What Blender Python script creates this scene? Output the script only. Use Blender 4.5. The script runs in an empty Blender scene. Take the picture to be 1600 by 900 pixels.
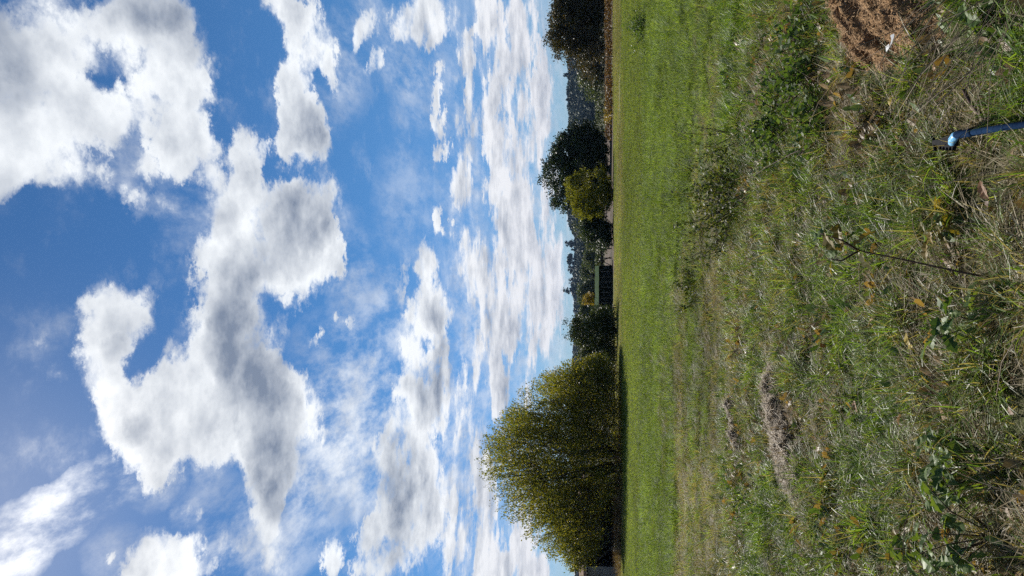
# A rough meadow under a cumulus sky. The photograph was taken with the phone on its side,
# so the camera is rolled by 90 degrees: the sky is at the left of the picture.
import bpy, math, random
import numpy as np
from mathutils import Vector, Matrix, Euler

SC = bpy.context.scene
COL = SC.collection
R = math.radians

# ---------------------------------------------------------------- camera
CAM_H, PITCH = 1.60, R(6.25)
cam_data = bpy.data.cameras.new('camera')
cam_data.sensor_width = 36.0
cam_data.lens = 26.7
cam_data.clip_start, cam_data.clip_end = 0.05, 20000
camera = bpy.data.objects.new('camera', cam_data)
COL.objects.link(camera)
fwd = Vector((0, math.cos(PITCH), math.sin(PITCH)))
up = Vector((0, -math.sin(PITCH), math.cos(PITCH)))
m = Matrix((-up, Vector((1, 0, 0)), -fwd)).transposed().to_4x4()
m.translation = (0, 0, CAM_H)
camera.matrix_world = m
SC.camera = camera

# ---------------------------------------------------------------- exposure
SC.view_settings.view_transform = 'Standard'
SC.view_settings.look = 'None'
SC.view_settings.gamma = 1.0
SC.view_settings.exposure = 0.60
SC.render.engine = 'CYCLES'
SC.cycles.max_bounces = 6
SC.cycles.transparent_max_bounces = 8
SC.cycles.diffuse_bounces = 3
SC.cycles.transmission_bounces = 4
SC.cycles.glossy_bounces = 2
SC.cycles.use_adaptive_sampling = True
SC.cycles.adaptive_threshold = 0.02
SC.cycles.adaptive_min_samples = 44
SC.cycles.use_denoising = False

# ---------------------------------------------------------------- sun
SUN_EL, SUN_AZ = 40.5, -20.5          # degrees; azimuth from +Y towards +X
sd = bpy.data.lights.new('sun', 'SUN')
sd.energy, sd.angle, sd.color = 5.0, R(0.53), (1.0, 0.95, 0.87)
sun = bpy.data.objects.new('sun', sd)
COL.objects.link(sun)
sdir = Vector((math.sin(R(SUN_AZ)) * math.cos(R(SUN_EL)), math.cos(R(SUN_AZ)) * math.cos(R(SUN_EL)), math.sin(R(SUN_EL))))
sun.rotation_euler = sdir.to_track_quat('Z', 'Y').to_euler()
sun.location = sdir * 60

# ---------------------------------------------------------------- sky with cumulus clouds
# cloud banks as (azimuth, elevation, half width, half height, tilt, weight), degrees on the sky
CLOUD_COVER = [
    (20,36.8,3.69,3.7,0,1), (15.3,37.9,4.38,3.21,0,1), (10.4,39,3.04,2.02,0,1), (10.3,36.5,2.77,2.13,0,0.9), (13.7,34.2,2.2,1.65,0,0.8),
    (21.3,30.9,2.01,3.16,0,1), (17.8,29.9,2.78,2.89,0,1), (14.5,30.3,2.88,2.73,0,1), (11.1,29.1,2.7,2.22,0,1), (9.9,30.6,1.74,1.78,0,0.8),
    (6.6,32.3,1.42,1.24,0,0.6), (6.6,30.4,1.11,0.8,0,0.5), (7.7,33.2,1.01,0.68,0,0.4), (9.8,25,2.21,1.37,0,1), (6.8,26.9,2.5,1.76,0,1),
    (6.5,24.3,2.74,2.6,0,1), (6,21.9,2.98,2.32,0,1), (2.5,20.7,2.75,2.26,0,1), (2,23.1,2.51,3.09,0,1), (2.5,26.6,3.03,2.12,0,1),
    (3,19.3,1.99,0.92,0,0.6), (-1.5,26.8,3.04,2.33,0,1), (-4,25.3,3.02,2.8,0,1), (-6.1,27.3,2.76,2.01,0,1), (-8,25.1,2.97,3.64,0,1),
    (-11,26.2,2.44,2.51,0,1), (-11.4,23.2,2.9,3.03,0,1), (-14.8,23.1,2.82,2.35,0,1), (-17.5,22.6,1.37,1.27,0,0.9), (-7.6,28.9,2.5,1.84,0,0.8),
    (-2.1,33.6,2.32,1.9,0,1), (-5.7,34.5,2.56,1.49,0,1), (-8.7,33.2,2.52,1.71,0,1), (-11.6,31.8,2.22,1.73,0,1), (-9.6,30.4,2.98,1.98,0,0.9),
    (-13.6,30.4,1.69,0.98,0,0.8), (-5.6,30.6,2.53,0.8,-20,0.4), (-8.1,31.1,2.26,1.77,0,0.55), (-10.3,29.3,2.47,2.01,0,0.6), (-8.6,28,2.73,2.27,0,0.6),
    (-12.5,28.1,2.18,1.83,0,0.45), (-3.6,27.8,2.02,1.67,0,0.5), (-9.4,21.5,2.93,1.77,0,0.4), (20.9,21.3,1.75,1.77,0,1), (18.8,19.9,2.24,1.81,0,1),
    (16.5,18.6,1.6,0.71,0,0.8), (15.7,21.7,1.77,1.38,0,1), (13.3,21.3,2.14,1.49,0,1), (10.9,21.2,1.69,1.42,0,1), (11.7,22.7,0.96,0.87,0,0.6),
    (19.3,16,1.99,0.53,-20,0.7), (17.1,15.2,1.13,0.45,-20,0.6), (20.1,12.2,1.95,2.02,0,0.9), (18.9,10.9,1.1,1,0,0.7), (13.7,11.2,2.09,0.37,0,0.7),
    (10.9,11.3,0.66,0.47,0,0.7), (16.2,11.2,0.54,0.32,0,0.6), (-12.7,15.5,1.89,1.19,0,1), (-15.4,14.6,2.53,2.05,0,1), (-17.7,13.3,2.69,2.27,0,1),
    (-17.8,15.8,1.8,1.16,0,1), (-14,12.6,2.32,1.39,0,0.9), (-20.8,14.8,1.3,1.77,0,0.9), (-16.7,11.1,2.7,1.01,0,0.7), (2,12.7,1.72,1.05,0,0.9),
    (-1.5,12.3,1.97,1.43,0,1), (-3.9,13.2,1.96,1.52,0,0.9), (-6.9,13.4,2.43,1.79,0,0.9), (-9.8,13.3,2.39,1.88,0,0.9), (0,14.6,1.98,0.38,0,0.4),
    (-19.7,29.6,1.82,1.92,0,0.9), (-21.5,29.7,1.33,1.7,0,0.9), (-20.9,27.5,1.33,1.18,0,0.7), (-19.5,24.9,2.02,1.64,0,0.5),
    (-20.2,21.8,1.77,1.26,0,0.5), (-16.8,28.5,0.75,1.19,20,0.3), (-7,37,0.72,0.5,0,0.25), (-20,32.7,0.46,0.44,0,0.5), (-0.9,22.2,0.7,0.89,0,0.8),
    (-4,20.3,0.7,0.45,0,0.7), (-3.1,20.6,0.4,0.27,0,0.5), (-2.5,18.5,0.6,0.41,0,0.6), (-20.1,18,1.58,0.61,0,0.8), (-20,16.7,1.32,0.44,0,0.5),
    (5.1,11.2,1.17,0.38,0,0.7), (16.6,9,2.24,0.55,0,0.504), (18.4,8.7,0.53,0.92,0,0.36), (13.9,8.9,1.84,0.66,0,0.432), (8.3,9.8,2.4,0.57,0,0.432),
    (1,9.4,2.93,1.06,0,0.432), (3.4,10.1,1.46,0.48,0,0.36), (19.7,7.3,2.59,0.82,0,0.648), (15.7,6.7,2.26,0.65,0,0.576), (12,7.5,3.26,0.76,0,0.648),
    (9.2,6.6,2.84,0.95,0,0.72), (7.7,7.4,2.39,0.86,0,0.648), (4.9,6.5,2.9,1.06,0,0.648), (5.3,5.5,2.89,0.96,0,0.648), (-1,7.5,2.92,1.06,0,0.648),
    (-2.4,6.2,2.91,1.06,0,0.576), (1,5.3,2.91,1.06,0,0.648), (-5.3,7.7,2.42,0.77,0,0.576), (-7.3,7.2,1.92,0.67,0,0.576), (16.5,3.9,2.23,0.56,0,0.576),
    (14.2,3.7,2.27,0.65,0,0.576), (11.9,4.2,2.32,0.57,0,0.576), (2.4,3.8,3.38,0.96,0,0.576), (7.2,3.3,2.85,0.67,0,0.504), (-2.4,4.1,2.9,0.96,0,0.576),
    (-0.5,2.9,2.9,0.67,0,0.504), (-9.2,8.3,1.43,0.48,0,0.432), (-16.6,8.1,4.03,1.11,0,0.72), (-13.4,8.4,2.77,0.75,0,0.576),
    (-20.1,7.7,2.58,1.09,0,0.72), (-18.7,5,1.74,0.82,0,0.648), (-20.4,4,1.28,0.99,0,0.648), (-20.5,5.9,1.28,0.54,0,0.576),
    (-19.8,9.8,1.74,0.63,0,0.504), (-11.6,10.4,2.35,0.38,0,0.36), (18.3,5.5,2.63,0.64,0,0.504), (11,5.2,3.74,0.66,0,0.504),
    (-3.9,9.1,2.92,0.38,0,0.432), (-7.3,10.3,2.41,0.38,0,0.36),
]
CLOUD_THICK = [
    (19.6,38.2,2.79,2.29,0,0.9), (15.8,38.8,2.43,1.65,0,0.7), (16.2,37.1,1.92,1.37,0,0.4), (21.3,30.3,1.56,2.25,0,0.8), (13.1,29.9,2.18,1.38,0,0.5),
    (13.5,28.4,1.93,0.81,0,0.4), (5.5,21.7,2.23,2.46,0,1), (3,22.7,2,2.22,0,0.8), (2.5,24.9,1.76,1.73,0,0.6), (5.3,26.9,1.51,1.05,0,0.5),
    (-1,26.4,2.78,2.13,0,1), (-4.5,25.9,3.02,2.05,0,1), (-7.5,24.7,2.98,2.15,0,1.1), (-10.5,23.4,2.68,2.17,0,1), (-13.3,22.8,2.38,1.73,0,1),
    (-15.9,22.3,1.63,1.2,0,0.7), (-4.6,33.8,1.02,0.68,0,0.3), (-10.7,32.1,1.19,0.77,0,0.35), (20.2,20.6,1.55,1.06,0,0.4), (12.3,20.7,1.91,0.8,0,0.4),
    (-14,14,2.32,1.47,0,1), (-16.8,13.1,2.26,1.73,0,1), (-19,14.1,1.55,0.9,0,0.7), (-2,11.9,1.23,0.72,0,0.9), (-8.3,12.6,1.93,0.94,0,0.6),
    (-6.4,11.5,2.42,0.57,0,0.5), (-2.4,6.7,1.94,0.48,0,0.36), (-6.8,6.9,1.44,0.38,0,0.432), (7.2,5.7,2.87,0.48,0,0.216), (-4.9,7.4,1.45,0.38,0,0.288),
    (-1.5,4.8,2.91,0.68,0,0.252),
]
CLOUD_VEIL = [
    (-7.9,18.4,5.37,2.74,20,0.9), (-12.2,16.9,5.22,2.51,20,0.9), (-14.2,19.6,3.76,2.44,20,1), (-10.4,19.2,4.34,2.26,20,0.8),
    (-16.6,21,2.76,1.73,0,0.8), (-20.6,38.4,2.3,1.95,50,2.4), (-18.6,36.7,1.87,2.89,50,2.2), (-16,34.5,1.63,3.06,50,1.9),
    (-14.1,32.3,1.74,2.27,50,1.5), (-14.8,30.7,1.92,1.55,0,0.7), (-19.5,24.9,2.7,2.45,0,0.9), (-17.2,26.8,2.78,2.02,0,0.5),
    (-20.2,21.8,2.21,2.1,0,0.7), (-20.2,32.2,1.82,1.83,0,0.5), (6.1,29,3.02,2.04,0,0.5), (18.7,17,4.02,1.77,-20,0.5), (14.6,18.1,2.8,1.79,-20,0.4),
    (17.2,13.3,2.7,1.82,-20,0.6), (14.5,12.8,2.77,1.85,-20,0.4), (-1.5,17.7,4.47,1.86,0,0.6), (2.5,18.6,2.98,1.84,0,0.4), (5.9,13.9,5.37,2.36,0,0.35),
    (-3.5,15.3,4.44,1.41,0,0.7), (-7.4,16.2,4.39,1.39,20,0.7), (7.3,10,14.45,1.43,0,0.432), (-9.7,9.5,11.88,1.42,0,0.504), (0,7.2,21.91,2.9,0,0.36),
    (0,3.8,24.19,2.41,0,0.504), (-14.4,10.7,6.44,1.4,0,0.8), (-20.5,16.6,2.18,2.63,0,0.6), (10.7,33,2.98,1.14,0,0.5),
]


class Nodes:
    def __init__(self, tree):
        self.t = tree; self.n = tree.nodes; self.l = tree.links
    def new(self, kind, **kw):
        nd = self.n.new(kind)
        ins = kw.pop('ins', {})
        for k, v in kw.items(): setattr(nd, k, v)
        for k, v in ins.items(): self.put(nd.inputs[k], v)
        return nd
    def put(self, sock, v):
        if isinstance(v, bpy.types.NodeSocket): self.l.new(v, sock)
        else: sock.default_value = v
    def math(self, op, a, b=None, c=None, clamp=False):
        nd = self.n.new('ShaderNodeMath'); nd.operation = op; nd.use_clamp = clamp
        for i, v in enumerate((a, b, c)):
            if v is not None: self.put(nd.inputs[i], v)
        return nd.outputs[0]
    def vec(self, op, a, b=None, c=None, scale=None):
        nd = self.n.new('ShaderNodeVectorMath'); nd.operation = op
        for i, v in enumerate((a, b, c)):
            if v is not None: self.put(nd.inputs[i], v)
        if scale is not None: self.put(nd.inputs['Scale'], scale)
        return nd.outputs['Value'] if op in ('LENGTH', 'DOT_PRODUCT', 'DISTANCE') else nd.outputs[0]
    def step(self, v, lo, hi, a=0.0, b=1.0, kind='SMOOTHSTEP'):
        nd = self.n.new('ShaderNodeMapRange'); nd.interpolation_type = kind
        for k, x in ((0, v), (1, lo), (2, hi), (3, a), (4, b)): self.put(nd.inputs[k], x)
        return nd.outputs[0]
    def noise(self, vec, scale, detail=4.0, rough=0.55, lac=2.0, dist=0.0, color=False, dim='3D'):
        nd = self.n.new('ShaderNodeTexNoise'); nd.noise_dimensions = dim
        if vec is not None: self.put(nd.inputs['Vector'], vec)
        for k, v in (('Scale', scale), ('Detail', detail), ('Roughness', rough), ('Lacunarity', lac), ('Distortion', dist)):
            self.put(nd.inputs[k], v)
        return nd.outputs['Color' if color else 'Fac']
    def mix(self, f, a, b, mode='MIX'):
        nd = self.n.new('ShaderNodeMix'); nd.data_type = 'RGBA'; nd.blend_type = mode
        self.put(nd.inputs[0], f); self.put(nd.inputs[6], a); self.put(nd.inputs[7], b)
        return nd.outputs[2]
    def ramp(self, f, stops):
        nd = self.n.new('ShaderNodeValToRGB')
        self.put(nd.inputs[0], f)
        e = nd.color_ramp.elements
        while len(e) < len(stops): e.new(0.5)
        for el, (p, c) in zip(e, stops): el.position = p; el.color = (*c, 1)
        return nd.outputs[0]

world = bpy.data.worlds.new('World')
SC.world = world
world.use_nodes = True
wt = world.node_tree
wt.nodes.clear()
W = Nodes(wt)
sky = W.new('ShaderNodeTexSky', sky_type='NISHITA', sun_disc=False, sun_elevation=R(SUN_EL), sun_rotation=R(SUN_AZ),
            altitude=150, air_density=1.0, dust_density=0.0, ozone_density=1.5)
d = W.new('ShaderNodeTexCoord').outputs['Generated']
sx = W.new('ShaderNodeSeparateXYZ', ins={0: d})
X, Y, Z = sx.outputs
zpos = W.math('MAXIMUM', Z, 0.0)
# cloud-deck coordinates: features shrink and flatten towards the horizon
q = W.vec('SCALE', d, scale=W.math('DIVIDE', 1.0, W.math('ADD', zpos, 0.22)))
warp = W.vec('SUBTRACT', W.noise(q, 3.0, 9.0, 0.70, color=True), (0.5, 0.5, 0.5))
az = W.math('MULTIPLY', W.math('ARCTAN2', X, Y), 57.29578)
el = W.math('MULTIPLY', W.math('ARCSINE', Z), 57.29578)
ae = W.new('ShaderNodeCombineXYZ', ins={0: az, 1: el, 2: 0.0}).outputs[0]
squash = W.new('ShaderNodeCombineXYZ', ins={0: W.step(el, 2, 22, 6.5, 8.5, 'LINEAR'), 1: W.step(el, 2.0, 22.0, 2.2, 8.5, 'LINEAR'), 2: 0.0}).outputs[0]
shift = W.vec('MULTIPLY', warp, squash)
P = W.vec('ADD', ae, shift)
P_soft = W.vec('MULTIPLY_ADD', shift, (0.45, 0.45, 0.0), ae)

def field(pt, banks, grow):
    turned, tot = {0: pt}, None
    for (a, e, ra, re, rot, s) in sorted(banks, key=lambda t: t[4]):
        ra, re, c, n = ra * grow, re * grow, math.cos(R(rot)), math.sin(R(rot))
        if rot not in turned:
            turned[rot] = W.new('ShaderNodeCombineXYZ', ins={0: W.vec('DOT_PRODUCT', pt, (c, n, 0)), 1: W.vec('DOT_PRODUCT', pt, (-n, c, 0)), 2: 0.0}).outputs[0]
        a, e = a * c + e * n, e * c - a * n
        v = W.vec('MULTIPLY_ADD', turned[rot], (1 / ra, 1 / re, 0), (-a / ra, -e / re, 0))
        g = W.math('MAXIMUM', W.math('MULTIPLY_ADD', W.vec('DOT_PRODUCT', v, v), -s, s), 0.0)
        tot = g if tot is None else W.math('ADD', g, tot)
    return W.math('SUBTRACT', 1.0, W.math('POWER', 0.30, tot))     # overlapping banks saturate

# puffy detail and the soft relief the sun gives it
fb = W.noise(q, 5.0, 11.0, 0.66)
qw = W.vec('MULTIPLY_ADD', warp, (0.22, 0.22, 0.22), q)
cells = W.new('ShaderNodeTexVoronoi', feature='F1', voronoi_dimensions='3D', normalize=True, ins={'Vector': qw, 'Scale': 7.5, 'Detail': 3.0, 'Roughness': 0.55, 'Lacunarity': 2.3}).outputs['Distance']
billow = W.math('SUBTRACT', 0.36, cells)
puff = W.math('MULTIPLY_ADD', billow, 0.75, W.math('MULTIPLY', W.math('SUBTRACT', fb, 0.5), 0.80))
SUNWARD = (-0.035, 0.012, 0.05)
big = W.noise(q, 3.6, 5.0, 0.55)
big2 = W.noise(W.vec('ADD', q, SUNWARD), 3.6, 5.0, 0.55)
relief = W.math('SUBTRACT', big2, big)
# low streaks over the horizon
streak = W.noise(W.vec('MULTIPLY', ae, (0.075, 0.55, 1.0)), 1.0, 9.0, 0.68)
streak_up = W.noise(W.vec('MULTIPLY', W.vec('ADD', ae, (-0.4, 0.38, 0.0)), (0.075, 0.55, 1.0)), 1.0, 7.0, 0.66)
low_relief = W.math('MULTIPLY', W.math('SUBTRACT', streak_up, streak), W.step(el, 16.0, 7.0))
low = W.math('MULTIPLY', W.step(el, 14.0, 7.0), W.step(streak, 0.42, 0.62))
base = W.math('MULTIPLY_ADD', puff, 1.7, W.math('MULTIPLY', low, 0.50))
SKY_STRENGTH = 0.05
tint = W.mix(W.step(el, 0.0, 20.0), (0.47, 0.67, 1.02, 1), (0.43, 0.80, 1.11, 1))
blue = W.vec('SCALE', W.vec('MULTIPLY', sky.outputs[0], tint), scale=SKY_STRENGTH)
lit = W.mix(W.step(el, 3.0, 16.0), (0.57, 0.575, 0.605, 1), (0.645, 0.67, 0.695, 1))

# thin torn veil between the heaps
tear = W.noise(W.vec('MULTIPLY', q, (2.2, 1.0, 1.0)), 4.0, 10.0, 0.68)
torn = W.step(tear, 0.36, 0.70)

# light scattered forward round the sun
near_sun = W.math('POWER', W.math('MAXIMUM', W.vec('DOT_PRODUCT', d, tuple(sdir)), 0.0), 60.0)
halo = W.vec('SCALE', (0.42, 0.38, 0.32), scale=near_sun)
lit = W.vec('ADD', lit, halo)
blue = W.vec('MULTIPLY_ADD', halo, (0.35, 0.35, 0.35), blue)

def clouded(cover, thick, veil):
    dens = W.math('ADD', base, cover)
    alpha = W.math('MAXIMUM', W.step(dens, 0.29, 0.72), W.math('MULTIPLY', W.math('MULTIPLY', W.step(dens, 0.10, 0.55), torn), 0.45))
    thin = W.math('MULTIPLY', W.math('MULTIPLY', veil, torn), 0.95)
    alpha = W.math('SUBTRACT', 1.0, W.math('MULTIPLY', W.math('SUBTRACT', 1.0, alpha), W.math('SUBTRACT', 1.0, thin)))
    alpha = W.math('MULTIPLY', alpha, W.step(el, -0.5, 1.0))
    g = W.math('MULTIPLY_ADD', puff, 1.0, thick)
    g = W.math('MULTIPLY_ADD', W.step(dens, 0.45, 1.5), 0.42, g)
    g = W.math('MULTIPLY_ADD', relief, 4.2, g)
    g = W.math('MULTIPLY_ADD', low_relief, 4.5, g)
    grey = W.math('MULTIPLY', W.step(g, -0.25, 1.45, kind='LINEAR'), W.step(el, 2.0, 14.0, 0.75, 1.0))
    c = W.mix(grey, lit, (0.145, 0.18, 0.248, 1))
    return W.new('ShaderNodeBackground', ins={'Color': W.mix(alpha, blue, c), 'Strength': 1.0}).outputs[0]

seen = clouded(field(P, CLOUD_COVER, 1.27), field(P_soft, CLOUD_THICK, 1.3), field(P_soft, CLOUD_VEIL, 1.3))
# unseen rest of the sky: coarser broken cumulus, thinned out to lower ambient light
bank = W.math('MULTIPLY_ADD', W.math('SUBTRACT', W.noise(q, 5.0, 4.0, 0.62), 0.5), 0.9, W.step(W.noise(q, 1.3, 2.0, 0.5), 0.50, 0.70, 0.0, 0.9))
rest_c = W.mix(W.step(bank, 0.4, 1.5), lit, (0.145, 0.18, 0.248, 1))
rest = W.new('ShaderNodeBackground', ins={'Color': W.mix(W.math('MULTIPLY', W.step(bank, 0.22, 0.7), W.step(el, -0.5, 1.0)), blue, rest_c), 'Strength': 1.0}).outputs[0]
away = W.math('MAXIMUM', W.step(W.math('ABSOLUTE', az), 25.0, 33.0), W.step(el, 42.0, 49.0))
ms = W.new('ShaderNodeMixShader', ins={0: away, 1: seen, 2: rest})
below = W.new('ShaderNodeBackground', ins={'Color': (0.05, 0.055, 0.03, 1), 'Strength': 1.0})
ms2 = W.new('ShaderNodeMixShader', ins={0: W.math('LESS_THAN', el, -1.0), 1: ms.outputs[0], 2: below.outputs[0]})
out = W.new('ShaderNodeOutputWorld', ins={0: ms2.outputs[0]})
world.cycles.sampling_method = 'MANUAL'
world.cycles.sample_map_resolution = 512

# ---------------------------------------------------------------- helpers
rng = np.random.default_rng(7)
random.seed(11)

def tag(o, label=None, cat=None, group=None, kind=None):
    for k, v in (('label', label), ('category', cat), ('group', group), ('kind', kind)):
        if v is not None: o[k] = v
    return o

def link(name, data, mat=None, parent=None, loc=None):
    o = bpy.data.objects.new(name, data)
    COL.objects.link(o)
    if mat is not None and data is not None: data.materials.append(mat)
    if parent is not None: o.parent = parent
    if loc is not None: o.location = loc
    return o

def thing(name, loc, label, cat, group=None, rotz=0.0):
    o = link(name, None, loc=loc)
    o.rotation_euler.z = rotz
    o.empty_display_size = 0.2
    return tag(o, label, cat, group)

def mesh_np(name, verts, faces, smooth=False):
    """verts (N,3); faces (F,k) with one k for all"""
    verts = np.asarray(verts, np.float32); faces = np.asarray(faces, np.int32)
    me = bpy.data.meshes.new(name)
    me.vertices.add(len(verts)); me.vertices.foreach_set('co', verts.ravel())
    k = faces.shape[1]
    me.loops.add(faces.size); me.loops.foreach_set('vertex_index', faces.ravel())
    me.polygons.add(len(faces)); me.polygons.foreach_set('loop_start', np.arange(0, faces.size, k, dtype=np.int32))
    if smooth: me.polygons.foreach_set('use_smooth', np.ones(len(faces), bool))
    me.update(calc_edges=True)
    return me

class MB:
    """collects shapes, builds one mesh"""
    def __init__(self): self.v = []; self.f = []
    def add(self, vs, fs):
        b = len(self.v); self.v += [tuple(p) for p in vs]; self.f += [tuple(i + b for i in q) for q in fs]; return self
    def box(self, a, b):
        (x0, y0, z0), (x1, y1, z1) = a, b
        return self.add([(x0,y0,z0),(x1,y0,z0),(x1,y1,z0),(x0,y1,z0),(x0,y0,z1),(x1,y0,z1),(x1,y1,z1),(x0,y1,z1)],
                        [(0,3,2,1),(4,5,6,7),(0,1,5,4),(1,2,6,5),(2,3,7,6),(3,0,4,7)])
    def tube(self, pts, rad, sides=6, cap=True):
        pts = [Vector(p) for p in pts]; n = len(pts)
        ref = Vector((0.31, 0.12, 0.94)); vs = []
        for i, p in enumerate(pts):
            t = (pts[min(i + 1, n - 1)] - pts[max(i - 1, 0)]).normalized()
            a = t.cross(ref)
            if a.length < 0.05: a = t.cross(Vector((1, 0, 0)))
            a.normalize(); b = t.cross(a)
            r = rad[i] if hasattr(rad, '__len__') else rad
            for k in range(sides):
                w = 2 * math.pi * k / sides
                vs.append(p + (a * math.cos(w) + b * math.sin(w)) * r)
        fs = [(i * sides + k, i * sides + (k + 1) % sides, (i + 1) * sides + (k + 1) % sides, (i + 1) * sides + k)
              for i in range(n - 1) for k in range(sides)]
        if cap: fs += [tuple(range(sides - 1, -1, -1)), tuple((n - 1) * sides + k for k in range(sides))]
        return self.add(vs, fs)
    def build(self, name, mat, parent=None, smooth=False, loc=None):
        me = bpy.data.meshes.new(name); me.from_pydata(self.v, [], self.f)
        if smooth: me.polygons.foreach_set('use_smooth', np.ones(len(me.polygons), bool))
        me.update()
        return link(name, me, mat, parent, loc)

def _hash(ix, iy, s):
    h = (ix.astype(np.int64) * 374761393 + iy.astype(np.int64) * 668265263 + s * 974711) & 0xffffffff
    h = ((h ^ (h >> 13)) * 1274126177) & 0xffffffff
    return ((h ^ (h >> 16)) & 0xffff) / 65535.0
def vnoise(x, y, s=0):
    x = np.asarray(x, float); y = np.asarray(y, float)
    ix, iy = np.floor(x), np.floor(y); fx, fy = x - ix, y - iy
    fx = fx * fx * (3 - 2 * fx); fy = fy * fy * (3 - 2 * fy)
    a = _hash(ix, iy, s); b = _hash(ix + 1, iy, s); c = _hash(ix, iy + 1, s); e = _hash(ix + 1, iy + 1, s)
    return (a * (1 - fx) + b * fx) * (1 - fy) + (c * (1 - fx) + e * fx) * fy
def fbm(x, y, s=0, octaves=4):
    t, a, n = 0, 0.5, 0
    for o in range(octaves):
        t = t + a * vnoise(np.asarray(x) * 2 ** o, np.asarray(y) * 2 ** o, s + o * 17); n += a; a *= 0.5
    return t / n
def sstep(x, a, b):
    t = np.clip((np.asarray(x, float) - a) / (b - a), 0, 1); return t * t * (3 - 2 * t)

def gz(x, y):
    """height of the ground"""
    x = np.asarray(x, float); y = np.asarray(y, float)
    near = 1 - sstep(y, 16, 40)
    z = (fbm(x * 1.1, y * 1.1, 3) - 0.5) * 0.16 * near + (fbm(x * 5, y * 5, 9) - 0.5) * 0.06 * (1 - sstep(y, 8, 14))
    z = z + (fbm(x * 0.12, y * 0.12, 5, 2) - 0.5) * 0.25 * sstep(y, 8, 20) * (1 - sstep(y, 60, 90))
    return z + np.clip(y - 85, 0, 400) * 0.0035

# ---------------------------------------------------------------- materials
def material(name):
    mt = bpy.data.materials.new(name); mt.use_nodes = True
    mt.node_tree.nodes.clear()
    return mt, Nodes(mt.node_tree)

def leaf_mat(name, cols, trans=0.38, rough=0.5, tcol=None, spec=0.3):
    """foliage: tone varies from leaf to leaf, light passes through"""
    mt, N = material(name)
    g = N.new('ShaderNodeNewGeometry')
    stops = [(i / max(1, len(cols) - 1), c) for i, c in enumerate(cols)]
    c = N.ramp(g.outputs['Random Per Island'], stops)
    p = N.new('ShaderNodeBsdfPrincipled', ins={'Base Color': c, 'Roughness': rough, 'Specular IOR Level': spec})
    t = N.new('ShaderNodeBsdfTranslucent', ins={'Color': N.mix(1.0, c, (*(tcol or (1.5, 1.45, 0.6)), 1), 'MULTIPLY')})
    mx = N.new('ShaderNodeMixShader', ins={0: trans, 1: p.outputs[0], 2: t.outputs[0]})
    N.new('ShaderNodeOutputMaterial', ins={0: mx.outputs[0]})
    return mt

def plain_mat(name, c1, c2, scale=4.0, rough=0.8, spec=0.2, bump=0.0, detail=6, stretch=(1, 1, 1), metal=0.0):
    mt, N = material(name)
    co = N.new('ShaderNodeTexCoord').outputs['Object']
    v = N.vec('MULTIPLY', co, stretch)
    n = N.noise(v, scale, detail, 0.62)
    c = N.mix(N.step(n, 0.3, 0.7), (*c1, 1), (*c2, 1))
    p = N.new('ShaderNodeBsdfPrincipled', ins={'Base Color': c, 'Roughness': rough, 'Specular IOR Level': spec, 'Metallic': metal})
    if bump:
        b = N.new('ShaderNodeBump', ins={'Strength': bump, 'Distance': 0.05, 'Height': n}); N.l.new(b.outputs[0], p.inputs['Normal'])
    N.new('ShaderNodeOutputMaterial', ins={0: p.outputs[0]})
    return mt

def grass_mat(name, cols, dry, trans=0.46, rough=0.43, spec=0.32):
    """blade colour varies by blade; each tuft is more or less dried out (tuft attribute)"""
    mt, N = material(name)
    g = N.new('ShaderNodeNewGeometry')
    r = g.outputs['Random Per Island']
    a = N.new('ShaderNodeAttribute', attribute_name='dry', attribute_type='INSTANCER').outputs['Fac']
    b = N.new('ShaderNodeAttribute', attribute_name='tone', attribute_type='INSTANCER').outputs['Fac']
    c = N.ramp(r, [(i / (len(cols) - 1), k) for i, k in enumerate(cols)])
    jit = N.math('FRACT', N.math('MULTIPLY', r, 17.31))
    k = N.math('LESS_THAN', jit, a)
    c = N.mix(k, c, N.mix(jit, (*dry[0], 1), (*dry[1], 1)))
    c = N.vec('SCALE', c, scale=b)
    p = N.new('ShaderNodeBsdfPrincipled', ins={'Base Color': c, 'Roughness': rough, 'Specular IOR Level': spec})
    t = N.new('ShaderNodeBsdfTranslucent', ins={'Color': N.mix(1.0, c, (1.6, 1.5, 0.6, 1), 'MULTIPLY')})
    mx = N.new('ShaderNodeMixShader', ins={0: trans, 1: p.outputs[0], 2: t.outputs[0]})
    N.new('ShaderNodeOutputMaterial', ins={0: mx.outputs[0]})
    return mt

# ---------------------------------------------------------------- ground
def lines(dense0, dense1, step, lo, hi, ratio=1.16):
    a = list(np.arange(dense0, dense1 + 1e-6, step))
    s, v = step, dense1
    while v < hi: s *= ratio; v += s; a.append(v)
    s, v = step, dense0
    while v > lo: s *= ratio; v -= s; a.insert(0, v)
    return np.array(a)
xs, ys = lines(-6, 6, 0.085, -5000, 5000), lines(2.2, 14, 0.085, -2500, 6000)
gx, gy = np.meshgrid(xs, ys)
gv = np.stack([gx, gy, gz(gx, gy)], -1).reshape(-1, 3)
nx, ny = len(xs), len(ys)
ii = (np.arange(ny - 1)[:, None] * nx + np.arange(nx - 1)[None, :]).ravel()
gf = np.stack([ii, ii + 1, ii + nx + 1, ii + nx], -1)

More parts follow.
